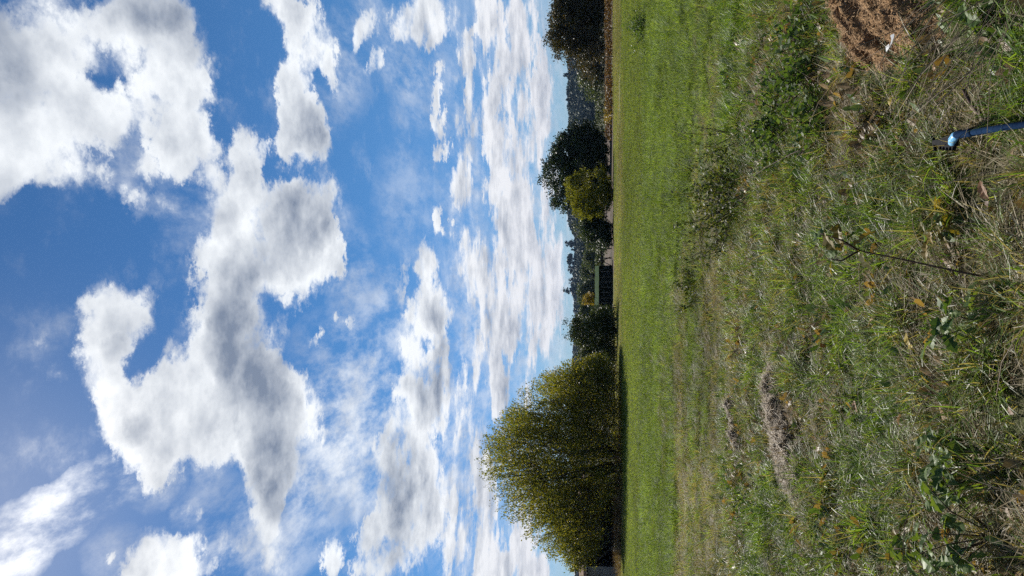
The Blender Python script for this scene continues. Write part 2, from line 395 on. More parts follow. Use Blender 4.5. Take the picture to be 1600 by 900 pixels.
def ground_mat():
    mt, N = material('meadow_ground')
    co = N.new('ShaderNodeNewGeometry').outputs['Position']
    yy = N.new('ShaderNodeSeparateXYZ', ins={0: co}).outputs[1]
    fine = N.noise(co, 22.0, 8.0, 0.7)
    patch = N.noise(co, 0.55, 5.0, 0.6)
    soil = N.mix(N.step(fine, 0.3, 0.7), (0.028, 0.023, 0.014, 1), (0.10, 0.080, 0.048, 1))
    moss = N.mix(N.step(fine, 0.3, 0.7), (0.03, 0.042, 0.012, 1), (0.085, 0.105, 0.035, 1))
    near = N.mix(N.step(patch, 0.38, 0.62), moss, soil)
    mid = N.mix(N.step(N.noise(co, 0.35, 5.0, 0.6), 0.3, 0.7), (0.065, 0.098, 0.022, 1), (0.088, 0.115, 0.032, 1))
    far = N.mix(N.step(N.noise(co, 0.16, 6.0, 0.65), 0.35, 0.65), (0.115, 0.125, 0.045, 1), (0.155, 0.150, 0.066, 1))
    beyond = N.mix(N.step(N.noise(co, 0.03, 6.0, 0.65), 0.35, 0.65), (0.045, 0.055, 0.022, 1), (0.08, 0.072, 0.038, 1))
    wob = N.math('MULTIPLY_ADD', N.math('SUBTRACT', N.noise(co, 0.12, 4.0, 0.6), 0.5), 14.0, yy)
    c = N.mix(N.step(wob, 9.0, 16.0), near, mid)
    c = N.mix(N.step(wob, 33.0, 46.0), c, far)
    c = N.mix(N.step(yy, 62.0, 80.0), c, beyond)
    p = N.new('ShaderNodeBsdfPrincipled', ins={'Base Color': c, 'Roughness': 0.95, 'Specular IOR Level': 0.1})
    b = N.new('ShaderNodeBump', ins={'Strength': 0.6, 'Distance': 0.03, 'Height': fine}); N.l.new(b.outputs[0], p.inputs['Normal'])
    N.new('ShaderNodeOutputMaterial', ins={0: p.outputs[0]})
    return mt
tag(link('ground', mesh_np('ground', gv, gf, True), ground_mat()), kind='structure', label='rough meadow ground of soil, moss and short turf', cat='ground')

# ---------------------------------------------------------------- grass (nobody could count it)
def blade_clump(name, n, length, width, spread, lean, curl, seed, mat, segs=4, flat=0.0):
    """n tapered blades rising and arching from one tuft"""
    r = np.random.default_rng(seed)
    vs, fs = [], []
    for i in range(n):
        L = r.uniform(*length); w = r.uniform(*width) * 0.5
        ang = r.uniform(0, 2 * math.pi); rad = spread * math.sqrt(r.uniform())
        base = np.array([math.cos(ang) * rad, math.sin(ang) * rad, 0.0])
        out = ang + r.normal(0, 0.9)
        d = np.array([math.cos(out), math.sin(out)])
        th = abs(r.normal(lean, 0.22)); cu = abs(r.normal(curl, curl * 0.5))
        if r.uniform() < flat: th = r.uniform(1.2, 1.5); cu *= 0.2
        side = np.array([-d[1], d[0], 0]); tw = r.normal(0, 0.5)
        p = base.copy(); b0 = len(vs)
        if th > 1.1: p[2] += r.uniform(0.005, 0.05)
        for k in range(segs + 1):
            u = k / segs
            ww = w * (1 - u ** 1.8)
            s = side * math.cos(tw) + np.array([d[0] * -math.sin(tw), d[1] * -math.sin(tw), abs(math.sin(tw)) * 0.6])
            if k < segs: vs += [p - s * ww, p + s * ww]
            else: vs.append(p.copy())
            a = th + cu * u
            p = p + (L / segs) * np.array([d[0] * math.sin(a), d[1] * math.sin(a), math.cos(a)])
            p[2] = max(p[2], 0.004)
        for k in range(segs - 1):
            j = b0 + 2 * k; fs.append((j, j + 1, j + 3, j + 2))
        j = b0 + 2 * (segs - 1); fs.append((j, j + 1, j + 2))
    me = bpy.data.meshes.new(name); me.from_pydata([tuple(v) for v in vs], [], fs); me.update()
    me.materials.append(mat)
    return bpy.data.objects.new(name, me)

def rosette(name, n, size, seed, mat):
    """low broad-leaved weed"""
    r = np.random.default_rng(seed); vs, fs = [], []
    for i in range(n):
        a = r.uniform(0, 6.28); L = r.uniform(*size); el = r.uniform(0.1, 0.9); w = L * r.uniform(0.22, 0.36)
        d = np.array([math.cos(a) * math.cos(el), math.sin(a) * math.cos(el), math.sin(el)]); s = np.array([-math.sin(a), math.cos(a), 0])
        o = d * r.uniform(0.0, 0.05) + np.array([r.normal(0, .03), r.normal(0, .03), r.uniform(0, .05)]); b = len(vs)
        n_ = np.cross(s, d)
        vs += [o, o + d * L * .35 - s * w, o + d * L * .75 - s * w * .8 - n_ * L * .08, o + d * L - n_ * L * .2, o + d * L * .75 + s * w * .8 - n_ * L * .08, o + d * L * .35 + s * w, o + d * L * .5 - n_ * L * .06]
        fs += [(b, b + 1, b + 6), (b + 1, b + 2, b + 6), (b + 2, b + 3, b + 6), (b + 3, b + 4, b + 6), (b + 4, b + 5, b + 6), (b + 5, b, b + 6)]
    me = bpy.data.meshes.new(name); me.from_pydata([tuple(v) for v in vs], [], fs); me.update(); me.materials.append(mat)
    return bpy.data.objects.new(name, me)

def scatter(name, pts, rot, scl, idx, dry, tone, clumps, label):
    me = bpy.data.meshes.new(name)
    me.vertices.add(len(pts)); me.vertices.foreach_set('co', np.asarray(pts, np.float32).ravel())
    for an, ty, arr in (('rot', 'FLOAT_VECTOR', rot), ('scl', 'FLOAT_VECTOR', scl), ('dry', 'FLOAT', dry), ('tone', 'FLOAT', tone)):
        at = me.attributes.new(an, ty, 'POINT'); at.data.foreach_set('vector' if ty != 'FLOAT' else 'value', np.asarray(arr, np.float32).ravel())
    at = me.attributes.new('idx', 'INT', 'POINT'); at.data.foreach_set('value', np.asarray(idx, np.int32))
    o = link(name, me)
    col = bpy.data.collections.new(name + '_tufts')
    for k, c in enumerate(clumps):
        c.name = '%s_tuft_%02d' % (name, k); col.objects.link(c)
    ng = bpy.data.node_groups.new(name, 'GeometryNodeTree')
    ng.interface.new_socket('Geometry', in_out='INPUT', socket_type='NodeSocketGeometry')
    ng.interface.new_socket('Geometry', in_out='OUTPUT', socket_type='NodeSocketGeometry')
    n, l = ng.nodes, ng.links
    gi, go = n.new('NodeGroupInput'), n.new('NodeGroupOutput')
    ci = n.new('GeometryNodeCollectionInfo'); ci.inputs[0].default_value = col; ci.inputs[1].default_value = True; ci.inputs[2].default_value = True
    ip = n.new('GeometryNodeInstanceOnPoints'); ip.inputs['Pick Instance'].default_value = True
    def attr(a, t):
        x = n.new('GeometryNodeInputNamedAttribute'); x.data_type = t; x.inputs[0].default_value = a; return x.outputs[0]
    l.new(gi.outputs[0], ip.inputs['Points']); l.new(ci.outputs[0], ip.inputs['Instance'])
    l.new(attr('idx', 'INT'), ip.inputs['Instance Index'])
    er = n.new('FunctionNodeEulerToRotation'); l.new(attr('rot', 'FLOAT_VECTOR'), er.inputs[0])
    l.new(er.outputs[0], ip.inputs['Rotation']); l.new(attr('scl', 'FLOAT_VECTOR'), ip.inputs['Scale'])
    l.new(ip.outputs[0], go.inputs[0])
    md = o.modifiers.new('tufts', 'NODES'); md.node_group = ng
    return tag(o, label, 'grass', kind='stuff')

M = {}
M['green'] = grass_mat('green_blades', [(0.040, 0.078, 0.012), (0.072, 0.130, 0.018), (0.118, 0.175, 0.028), (0.18, 0.22, 0.060)], ((0.14, 0.12, 0.06), (0.28, 0.25, 0.15)))
M['straw'] = grass_mat('dry_blades', [(0.08, 0.060, 0.030), (0.14, 0.11, 0.06), (0.22, 0.18, 0.105), (0.30, 0.26, 0.175)], ((0.13, 0.10, 0.05), (0.26, 0.22, 0.13)), trans=0.22, rough=0.55, spec=0.2)
M['far_green'] = grass_mat('far_green_blades', [(0.055, 0.082, 0.018), (0.085, 0.118, 0.027), (0.118, 0.148, 0.042)], ((0.14, 0.125, 0.06), (0.24, 0.215, 0.11)), rough=0.65, spec=0.1)
M['far_straw'] = grass_mat('far_dry_blades', [(0.11, 0.10, 0.045), (0.17, 0.15, 0.075), (0.22, 0.195, 0.105)], ((0.14, 0.125, 0.06), (0.24, 0.215, 0.11)), trans=0.25, rough=0.65, spec=0.1)
M['weed'] = grass_mat('weed_leaves', [(0.035, 0.065, 0.016), (0.06, 0.10, 0.022), (0.085, 0.125, 0.035)], ((0.16, 0.10, 0.04), (0.25, 0.19, 0.09)), trans=0.30)

M['mid_green'] = grass_mat('meadow_green_blades', [(0.045, 0.076, 0.016), (0.078, 0.120, 0.025), (0.112, 0.154, 0.038), (0.15, 0.185, 0.062)], ((0.13, 0.115, 0.058), (0.25, 0.22, 0.125)), rough=0.58, spec=0.14)
M['mid_straw'] = grass_mat('meadow_dry_blades', [(0.075, 0.06, 0.03), (0.13, 0.105, 0.055), (0.19, 0.16, 0.09), (0.24, 0.21, 0.13)], ((0.13, 0.10, 0.05), (0.22, 0.19, 0.11)), trans=0.25, rough=0.6, spec=0.12)
def near_tufts(p=''):
    c = []
    for s in range(3): c.append(blade_clump('a', 30, (0.04, 0.11), (0.0035, 0.0065), 0.06, 0.45, 1.2, 100 + s, M[p + 'green'], 3))         # 0-2 short turf
    for s in range(3): c.append(blade_clump('b', 85, (0.09, 0.25), (0.0035, 0.0065), 0.055, 0.62, 1.5, 200 + s, M[p + 'green'], 5))        # 3-5 tussock
    for s in range(3): c.append(blade_clump('c', 34, (0.06, 0.20), (0.0025, 0.0045), 0.08, 0.8, 1.1, 300 + s, M[p + 'straw'], 4, 0.45))    # 6-8 dry tuft
    for s in range(3): c.append(blade_clump('d', 46, (0.05, 0.16), (0.0025, 0.005), 0.11, 1.35, 0.15, 400 + s, M[p + 'straw'], 3, 0.9))    # 9-11 flat thatch
    for s in range(2): c.append(rosette('e', 15, (0.03, 0.08), 500 + s, M['weed']))                                                    # 12-13 weeds
    for s in range(2): c.append(blade_clump('f', 7, (0.22, 0.48), (0.002, 0.0035), 0.05, 0.5, 0.7, 600 + s, M[p + 'straw'], 5))            # 14-15 tall stalks
    return c

HOLES = []          # (x, y, rx, ry, rotation): heaps of cut grass and earth that carry no turf
def keep(x, y):
    k = np.ones(len(x), bool)
    for (cx, cy, rx, ry, a) in HOLES:
        c, s = math.cos(a), math.sin(a); u = ((x - cx) * c + (y - cy) * s) / rx; v = (-(x - cx) * s + (y - cy) * c) / ry
        k &= (u * u + v * v) > 1.0
    return k

def wedge(y0, y1, n, side, slope=0.41):
    """n random spots between two distances, as wide as the lens sees and a step more"""
    y = np.sqrt(rng.uniform(y0 * y0, y1 * y1, n)); return rng.uniform(-1, 1, n) * (y * slope + side), y

def dryness(x, y):
    y0 = y; y = y + 9.0 * (fbm(x * .35, y * .22, 23, 3) - .5) * sstep(y, 6, 12)
    d = fbm(x * 0.55, y0 * 0.40, 21) * 0.75 + fbm(x * 2.2, y0 * 2.2, 22, 3) * 0.45 - 0.105
    d = d - 0.04 - 0.50 * sstep(y, 13, 18) * (1 - sstep(y, 36, 50)) + 0.04 * sstep(-x, 0.5, 4) * (1 - sstep(y, 12, 16))
    d = d - 0.22 * sstep(x, 0.5, 3.0) * sstep(y, 7.5, 11)
    return d

HOLES += [(1.66, 4.16, 0.60, 0.52, 0.0), (-1.20, 6.50, 0.72, 0.15, 0.89), (-1.45, 8.5, 0.32, 0.09, 0.8)]

def grass():
    # nearest: every blade shows; short turf and thatch with gaps, tussocks standing out of it
    n = 19000
    x, y = wedge(2.3, 9.5, n, 0.9)
    gap = fbm(x * 2.4, y * 2.4, 77, 3); k = keep(x, y) & (rng.uniform(size=n) < 0.25 + 0.75 * sstep(gap, 0.34, 0.52)); x, y = x[k], y[k]
    dr = dryness(x, y); u = rng.uniform(size=len(x)); u2 = rng.uniform(size=len(x))
    idx = np.where(u < dr - 0.16, np.where(u2 < 0.45, 9, 6), 0)
    idx = np.where((u2 > 0.92) & (idx < 6), 12, idx)
    idx = np.where(u2 > 0.992, 14, idx)
    tn = 1500
    tx, ty = wedge(2.3, 9.5, tn, 0.9); k = keep(tx, ty) & (rng.uniform(size=tn) < 0.35 + 0.65 * sstep(fbm(tx * 1.1, ty * 1.1, 31, 3), .42, .6)); tx, ty = tx[k], ty[k]
    # each tussock is a few tufts crowded together
    m_ = rng.integers(1, 5, len(tx)); tx, ty = np.repeat(tx, m_) + rng.normal(0, .055, m_.sum()), np.repeat(ty, m_) + rng.normal(0, .055, m_.sum())
    x, y = np.concatenate([x, tx]), np.concatenate([y, ty]); idx = np.concatenate([idx, np.full(len(tx), 3)])
    dr = dryness(x, y)
    idx = idx + np.where(idx >= 12, rng.integers(0, 2, len(x)), rng.integers(0, 3, len(x)))
    s = rng.uniform(0.7, 1.25, len(x))
    rot = np.stack([rng.normal(0, .2, len(x)), rng.normal(0, .2, len(x)), rng.uniform(0, 6.28, len(x))], -1)
    scatter('grass', np.stack([x, y, gz(x, y) - 0.006], -1), rot, np.stack([s, s, s * rng.uniform(.75, 1.1, len(x))], -1), idx,
            np.clip(dr * 1.0 - 0.30, 0.02, 0.7), rng.uniform(0.85, 1.6, len(x)), near_tufts(), 'tangled green and straw-coloured grass across the near meadow')
    # middle distance
    n = 46000
    x, y = wedge(8.6, 26.0, n, 1.2); gap = fbm(x * 1.6, y * 1.2, 78, 3)
    k = keep(x, y) & (rng.uniform(size=n) < .3 + .7 * np.maximum(sstep(gap, .34, .5), sstep(y, 13, 18))) & (rng.uniform(size=n) < 1 - .8 * sstep(y, 18, 26)); x, y = x[k], y[k]
    dr = dryness(x, y); u = rng.uniform(size=len(x)); u2 = rng.uniform(size=len(x))
    idx = np.where((u2 < 0.16 * (1 - sstep(y, 14, 20)) + 0.02) & (fbm(x * .9, y * .9, 32, 3) > .46), 3, 0); idx = np.where(u < dr - 0.12, np.where(u2 < .4, 9, 6), idx)
    idx = idx + rng.integers(0, 3, len(x))
    g = 1 + 0.045 * (y - 8.6)
    s = rng.uniform(0.8, 1.35, len(x)) * g
    hz = rng.uniform(.7, 1.1, len(x)) / np.maximum(1, g * 0.62) * np.where(idx > 5, 0.85, 1)
    c = near_tufts('mid_')[:12]
    rot = np.stack([rng.normal(0, .12, len(x)), rng.normal(0, .12, len(x)), rng.uniform(0, 6.28, len(x))], -1)
    scatter('meadow_grass', np.stack([x, y, gz(x, y) - 0.008], -1), rot, np.stack([s, s, s * hz], -1), idx,
            np.clip(dr * 1.1 - 0.2, 0.02, 0.75), rng.uniform(0.8, 1.75, len(x)) * (0.55 + 0.95 * fbm(x * 0.6, y * 0.35, 44)), c, 'brighter green grass of the middle meadow')
    # far turf
    n = 72000
    x, y = wedge(17.0, 72.0, n, 2.5); k = (y < 64 + 7 * fbm(x * .3, x * 0, 88, 3)) & (rng.uniform(size=n) < sstep(y, 16, 26)); x, y = x[k], y[k]
    dr = dryness(x, y) + 0.30 * sstep(y, 34, 50) + .9 * (fbm(x * .12, y * .08, 89, 3) - .5); u = rng.uniform(size=len(x))
    idx = np.where(u < dr - 0.28, 3, 0) + rng.integers(0, 3, len(x))
    c = [blade_clump('a', 30, (0.05, 0.11), (0.008, 0.018), 0.24, 0.5, 0.9, 700 + s, M['far_green'], 2) for s in range(3)] + \
        [blade_clump('c', 26, (0.05, 0.12), (0.008, 0.018), 0.26, 0.9, 0.8, 800 + s, M['far_straw'], 2) for s in range(3)]
    s = rng.uniform(0.9, 1.5, len(x))
    rot = np.stack([rng.normal(0, .05, len(x)), rng.normal(0, .05, len(x)), rng.uniform(0, 6.28, len(x))], -1)
    scatter('field_grass', np.stack([x, y, gz(x, y) - 0.006], -1), rot, np.stack([s, s, s * 0.75], -1), idx,
            np.clip(dr - 0.1, 0.03, 0.7), rng.uniform(.85, 1.75, len(x)) * (.62 + .85 * fbm(x * .25, y * .12, 90, 4)), c, 'short pale green turf at the far side of the field')
grass()

# ---------------------------------------------------------------- trees and shrubs
def leaf_faces(c, size, r, axis=None, wide=0.55):
    """one rhombic leaf per centre; axis (N,3) points each leaf along its twig"""
    n = len(c)
    a = r.normal(size=(n, 3)) if axis is None else axis + r.normal(scale=0.55, size=(n, 3))
    a /= np.linalg.norm(a, axis=1, keepdims=True) + 1e-9
    b = np.cross(a, r.normal(size=(n, 3))); b /= np.linalg.norm(b, axis=1, keepdims=True) + 1e-9
    s = np.asarray(size)[:, None] if np.ndim(size) else size
    v = np.stack([c - a * s * .5, c + b * s * wide * .5, c + a * s * .5, c - b * s * wide * .5], 1).reshape(-1, 3)
    return v, np.arange(4 * n).reshape(-1, 4)

def limb(mb, a, b, r0, r1, r, bend=0.12, sides=6, n=5):
    a, b = np.array(a, float), np.array(b, float); L = np.linalg.norm(b - a)
    off = r.normal(scale=bend * L, size=3); off[2] = abs(off[2]) * 0.4 - bend * L * .2
    pts = [a + (b - a) * t + off * math.sin(math.pi * t) + (r.normal(scale=.02 * L, size=3) if 0 < t < 1 else 0) for t in np.linspace(0, 1, n)]
    mb.tube(pts, [r0 + (r1 - r0) * t for t in np.linspace(0, 1, n)], sides)
    return pts

def tree(name, loc, lobes, n_clusters, per, leaf, cl_r, lmat, bmat, label, group, seed, trunk_r=0.16, trunk_h=1.0, stems=1, shell=0.55, up=0.0, cat='tree', flat=0.75, top_parts=('trunk', 'crown')):
    """lobes: (x, y, z, rx, ry, rz) ellipsoids that make the crown, metres from the base"""
    r = np.random.default_rng(seed)
    root = thing(name, loc, label, cat, group)
    vol = np.array([l[3] * l[4] * l[5] for l in lobes]) ** 0.8
    pick = r.choice(len(lobes), n_clusters, p=vol / vol.sum())
    L = np.array(lobes, float)[pick]
    d = r.normal(size=(n_clusters, 3)); d /= np.linalg.norm(d, axis=1, keepdims=True)
    rad = (shell + (1 - shell) * r.uniform(size=n_clusters)) * r.uniform(0.86, 1.10, n_clusters)
    c = L[:, :3] + d * L[:, 3:] * rad[:, None]
    c = c[c[:, 2] > 0.12]
    # gaps: clusters are dropped where a coarse noise is low
    g = fbm(c[:, 0] * 0.9 + seed, c[:, 2] * 0.9 + c[:, 1] * .5, seed, 2); c = c[g > 0.33]
    k = r.poisson(per, len(c)); src = np.repeat(c, k, axis=0)
    p = src + r.normal(size=src.shape) * np.array([cl_r, cl_r, cl_r * flat]) * 0.55
    p[:, 2] = np.maximum(p[:, 2], 0.06)
    size = r.uniform(0.65, 1.35, len(p)) * leaf
    ax = None
    if up:
        ctr = np.array([0, 0, trunk_h]); ax = p - ctr; ax /= np.linalg.norm(ax, axis=1, keepdims=True) + 1e-9; ax[:, 2] += up
    v, f = leaf_faces(p, size, r, ax)
    mb = MB()
    for s in range(stems):
        a = r.uniform(0, 6.28); sp = 0.12 * (stems > 1) * stems ** .5
        b0 = np.array([math.cos(a) * sp, math.sin(a) * sp, -0.1])
        tip = np.array([math.cos(a) * sp * 3 + r.normal(0, .1), math.sin(a) * sp * 3, trunk_h])
        limb(mb, b0, tip, trunk_r, trunk_r * .72, r, .03, 7)
        for t in c[r.choice(len(c), min(len(c), max(6, 34 // stems)), replace=False)]:
            m_ = tip + (t - tip) * 0.5 + np.array([0, 0, .1 * abs(t[2] - tip[2])])
            limb(mb, tip - [0, 0, .05 * trunk_h], m_, trunk_r * .45, trunk_r * .2, r, .1, 5, 4); limb(mb, m_, t, trunk_r * .2, trunk_r * .06, r, .12, 4, 4)
    mb.build(top_parts[0], bmat, root, True)
    link(top_parts[1], mesh_np(top_parts[1], v, f), lmat, root)
    return root

bark = plain_mat('bark', (0.035, 0.028, 0.02), (0.10, 0.085, 0.065), 9, 0.9, 0.1, 0.5, stretch=(1, 1, .25))
pale_bark = plain_mat('pale_bark', (0.12, 0.10, 0.08), (0.27, 0.24, 0.20), 9, 0.9, 0.1, 0.4, stretch=(1, 1, .25))
lf_willow = leaf_mat('willow_leaves', [(0.055, 0.072, 0.016), (0.10, 0.118, 0.024), (0.155, 0.16, 0.034), (0.23, 0.205, 0.045)], 0.5, tcol=(1.6, 1.45, .5))
lf_dark = leaf_mat('dark_leaves', [(0.014, 0.026, 0.010), (0.026, 0.042, 0.015), (0.042, 0.060, 0.022)], 0.25)
lf_warm = leaf_mat('autumn_leaves', [(0.018, 0.026, 0.009), (0.036, 0.040, 0.013), (0.062, 0.055, 0.018), (0.10, 0.072, 0.024)], 0.30, tcol=(1.4, 1.2, .5))
lf_olive = leaf_mat('olive_leaves', [(0.075, 0.095, 0.018), (0.125, 0.14, 0.026), (0.18, 0.178, 0.036)], 0.46, tcol=(1.5, 1.35, .45))
lf_mid = leaf_mat('mid_leaves', [(0.022, 0.036, 0.014), (0.042, 0.060, 0.022), (0.075, 0.085, 0.032)], 0.30)
lf_grey = leaf_mat('grey_green_leaves', [(0.040, 0.058, 0.030), (0.065, 0.085, 0.045), (0.10, 0.11, 0.055)], 0.32)
lf_yellow = leaf_mat('yellow_leaves', [(0.20, 0.16, 0.022), (0.30, 0.23, 0.035), (0.16, 0.16, 0.03)], 0.42, tcol=(1.4, 1.2, .4))
lf_pine = leaf_mat('pine_needles', [(0.010, 0.018, 0.014), (0.018, 0.030, 0.022)], 0.10)

def fountain_tree(loc):
    """wide many-stemmed tree, long whippy shoots that sweep up and out"""
    r = np.random.default_rng(5)
    root = thing('willow_tree', loc, 'wide yellow-green tree with upswept whippy shoots, largest tree of the field edge', 'tree')
    prof_x = np.array([-6.5, -6.1, -5.3, -4.1, -3.2, -1.9, -.7, .5, 1.3, 2.6, 3.9, 4.7, 5.5, 6.2, 6.6])
    prof_z = np.array([2.6, 3.2, 4.2, 5.9, 6.6, 7.7, 8.3, 8.8, 8.6, 7.9, 6.9, 5.9, 4.7, 3.2, 1.6])
    bot_x, bot_z = np.array([-6.5, -5.4, -4.6, -3.4, -2.0, 4, 5.6, 6.8]), np.array([2.75, 2.3, 1.9, 1.35, .25, .2, .5, 1.4])
    bm = MB(); pts, axs = [], []
    stems = []
    for i in range(15):
        a = r.uniform(0, 6.28); inc = r.uniform(.1, 1.0); L = r.uniform(3.2, 5.6) * (1 - .25 * inc)
        b0 = np.array([math.cos(a) * .35, math.sin(a) * .35, -.1])
        e = b0 + L * np.array([math.cos(a) * math.sin(inc), math.sin(a) * math.sin(inc), math.cos(inc)])
        if e[2] > np.interp(e[0], prof_x, prof_z) - 1.2: e[2] = np.interp(e[0], prof_x, prof_z) - 1.2
        stems += limb(bm, b0, e, r.uniform(.09, .16), .035, r, .09, 6, 6)[1:]
    stems = np.array(stems)
    n = 0
    while n < 4200:
        x = r.uniform(-6.45, 6.6); top, bot = np.interp(x, prof_x, prof_z), np.interp(x, bot_x, bot_z); yr = r.uniform(-1, 1)
        top = bot + (top - bot) * (.83 + .30 * fbm(np.array([x * .9 + 7]), np.array([yr * 3.0]), 12, 3)[0])
        u = r.uniform() ** 0.75; z = bot + (top - bot) * u
        hw = 5.6 * math.sqrt(max(.02, 1 - (x / 7.3) ** 2)) * (0.55 + .45 * math.sqrt(max(0, 1 - ((z - 2.6) / 6.4) ** 2)))
        y = yr * hw
        if top - bot < .3: continue
        e = np.array([x, y, z]); n += 1
        if fbm(np.array([x * .8 + y * .3]), np.array([z * .8 + 4]), 8, 3)[0] < .345: continue
        dist = np.linalg.norm(stems - e, axis=1) + 2.0 * np.maximum(0, stems[:, 2] - e[2]); o = stems[np.argmin(dist)]
        dr = e - np.array([0, 0, .4]); dr /= np.linalg.norm(dr); dr = dr + np.array([0, 0, .55]) + r.normal(scale=.34, size=3); dr /= np.linalg.norm(dr)
        L = r.uniform(.8, 2.3); s = e - dr * L
        if n % 6 == 0: limb(bm, o, s, .022, .012, r, .1, 3, 4)
        if n % 2: bm.tube([s, s + dr * L * .5 + r.normal(scale=.04, size=3), e + np.array([0, 0, .04])], [.014, .009, .004], 3, False)
        k = r.integers(22, 36); t = r.uniform(.0, 1.05, k)
        q = s + (e - s) * t[:, None] + r.normal(scale=.14, size=(k, 3)) * (1.15 - .6 * t[:, None]); pts.append(q); axs.append(np.repeat(dr[None], k, 0))
    p, a = np.concatenate(pts), np.concatenate(axs)
    p[:, 2] = np.maximum(p[:, 2], .1)
    v, f = leaf_faces(p, r.uniform(.08, .165, len(p)), r, a, .55)
    bm.build('trunk', bark, root, True)
    link('crown', mesh_np('crown', v, f), lf_willow, root)

def at(y_px, D): return (450 - y_px) / 1186 * D
fountain_tree((-10.9, 48.5, 0.0))
G_EDGE = 'trees and shrubs along the field edge'
tree('small_tree', (-3.3, 55, 0), [(0, 0, 1.6, 1.7, 1.6, 1.4), (0, 0, .7, 1.8, 1.2, .65), (-1.6, 0, .6, 1.2, 1.0, .55), (.3, 0, 2.6, 1.1, 1.0, .9), (-.8, 0, 2.2, .9, .9, .8), (1.0, 0, 1.2, .9, .9, .9), (.9, 0, 3.5, .22, .2, .45), (-.2, 0, 3.3, .4, .3, .5), (-1.5, 0, 2.7, .35, .3, .4)], 520, 36, .13, .30, lf_mid, bark,
     'small ragged dark tree with thin top twigs beside the wide yellow-green tree', G_EDGE, 21, .10, .9, 3)
tree('oak_tree', (30.4, 86, 0), [(0, 0, 3.6, 5.0, 4.4, 3.0), (-1.2, 0, 5.3, 3.0, 2.8, 2.1), (-3.6, 0, 2.6, 1.9, 2.4, 2.0), (2.5, 0, 3.0, 3.6, 3.2, 3.0), (0, -1.5, 1.2, 4.8, 2.8, 1.2)], 960, 50, .24, .60, lf_warm, bark,
     'dense round tree with browning leaves standing behind the vine rows', G_EDGE, 22, .3, 1.6)
tree('edge_oak', (40.5, 91, 0), [(0, 0, 2.8, 4.2, 3.6, 2.5), (1, 0, 3.9, 3.0, 2.6, 1.8)], 260, 40, .27, .62, lf_dark, bark,
     'dark tree cut off by the picture edge, next to the round browning tree', G_EDGE, 23, .25, 1.4)
tree('ash_tree', (12.9, 82, 0), [(0, 0, 3.4, 4.2, 3.8, 2.9), (-.8, 0, 5.4, 2.9, 2.6, 2.2), (-2.9, 0, 5.0, 2.0, 1.9, 1.6), (1.9, 0, 4.5, 2.6, 2.4, 2.3), (3.4, 0, 2.4, 1.9, 2.2, 2.0), (-3.2, 0, 2.6, 1.8, 2, 1.8), (0, 0, 1.0, 4.4, 3.2, .95)], 860, 50, .23, .48, lf_dark, bark,
     'tall dark green tree rising behind the yellow-green round bush', G_EDGE, 24, .26, 1.8, 2, .45)
tree('round_bush', (8.3, 67, 0), [(0, 0, 2.05, 2.1, 2.1, 2.05), (0, 0, 1.2, 2.15, 2.1, 1.15), (.5, 0, 3.2, 1.3, 1.3, 1.05), (-.9, 0, 2.5, 1.3, 1.3, 1.1)], 720, 46, .13, .26, lf_olive, bark,
     'round olive-yellow bush shaped like a ball at the field edge', G_EDGE, 25, .07, .6, 5, .72, .5, 'bush')
tree('laurel_bush', (5.2, 69, 0), [(0, 0, 1.45, 1.55, 1.6, 1.4), (.3, 0, 2.1, 1.1, 1.1, .85), (-.9, 0, .8, .9, 1, .8)], 330, 44, .16, .30, lf_dark, bark,
     'compact dark green bush beside the round olive-yellow bush', G_EDGE, 26, .06, .5, 4, .6, 0, 'bush')
tree('golden_shrub', (at(469, 78), 78, 0), [(0, 0, 1.5, .75, .7, 1.2), (.2, 0, 2.2, .5, .5, .5)], 60, 30, .17, .28, lf_yellow, bark,
     'small bright yellow shrub sticking up behind the low dark shed', G_EDGE, 27, .05, .6, 2, .5, 0, 'shrub')
tree('sunlit_tree', (at(352, 108), 108, 0), [(0, 0, 2.4, 3.3, 2.8, 2.3), (-1.6, 0, 1.6, 2.2, 2, 1.6)], 220, 42, .24, .5, lf_grey, bark,
     'grey-green tree glimpsed behind the compact dark bush', G_EDGE, 28, .16, .9)
# middle distance trees in front of the wooded hill
G_MID = 'trees standing in front of the wooded hill'
mids = [
 ('broad_tree', 404, 175, 4.0, 3.2, lf_grey, 'pale grey-green tree between the rail fence and the hill', 41),
 ('field_tree', 430, 190, 5.0, 3.6, lf_mid, 'middle-green tree above the near end of the low dark shed', 42),
 ('leafy_tree', 459, 180, 5.4, 3.4, lf_grey, 'loose grey-green tree above the middle of the low dark shed', 43),
 ('shaded_tree', 488, 160, 4.6, 2.6, lf_mid, 'dark tree between the yellow shrub and the small ragged tree', 44),
 ('brown_tree', 128, 128, 4.4, 3.4, lf_grey, 'low grey-green tree at the foot of the hill beside the browning tree', 45),
 ('scrub_tree', 104, 118, 4.2, 3.2, lf_warm, 'brownish scrub tree tucked against the round browning tree', 46),
]
for nm, yp, D, h, w, mt, lab, sd_ in mids:
    tree(nm, (at(yp, D), D, gz(0., D).item()), [(0, 0, h * .55, w, w * .9, h * .45), (w * .4, 0, h * .42, w * .7, w * .7, h * .38), (-w * .45, 0, h * .40, w * .65, w * .7, h * .36), (.1 * w, 0, h * .8, w * .5, w * .5, h * .22)],
         170, 30, .0023 * D, .10 * h + .15, mt, bark, lab, G_MID, sd_, .15, h * .25)

# dark conifer at the frame's edge, by the barn
tree('conifer', (-20.6, 52.6, 0), [(0, 0, 1.5, .62, .7, 1.5), (0, 0, 2.3, .5, .55, .75), (0, 0, .7, .6, .7, .7)], 240, 40, .11, .18, lf_pine, bark,
     'black-green columnar conifer in front of the barn wall', G_EDGE, 61, .08, .6, 1, .6, .6)

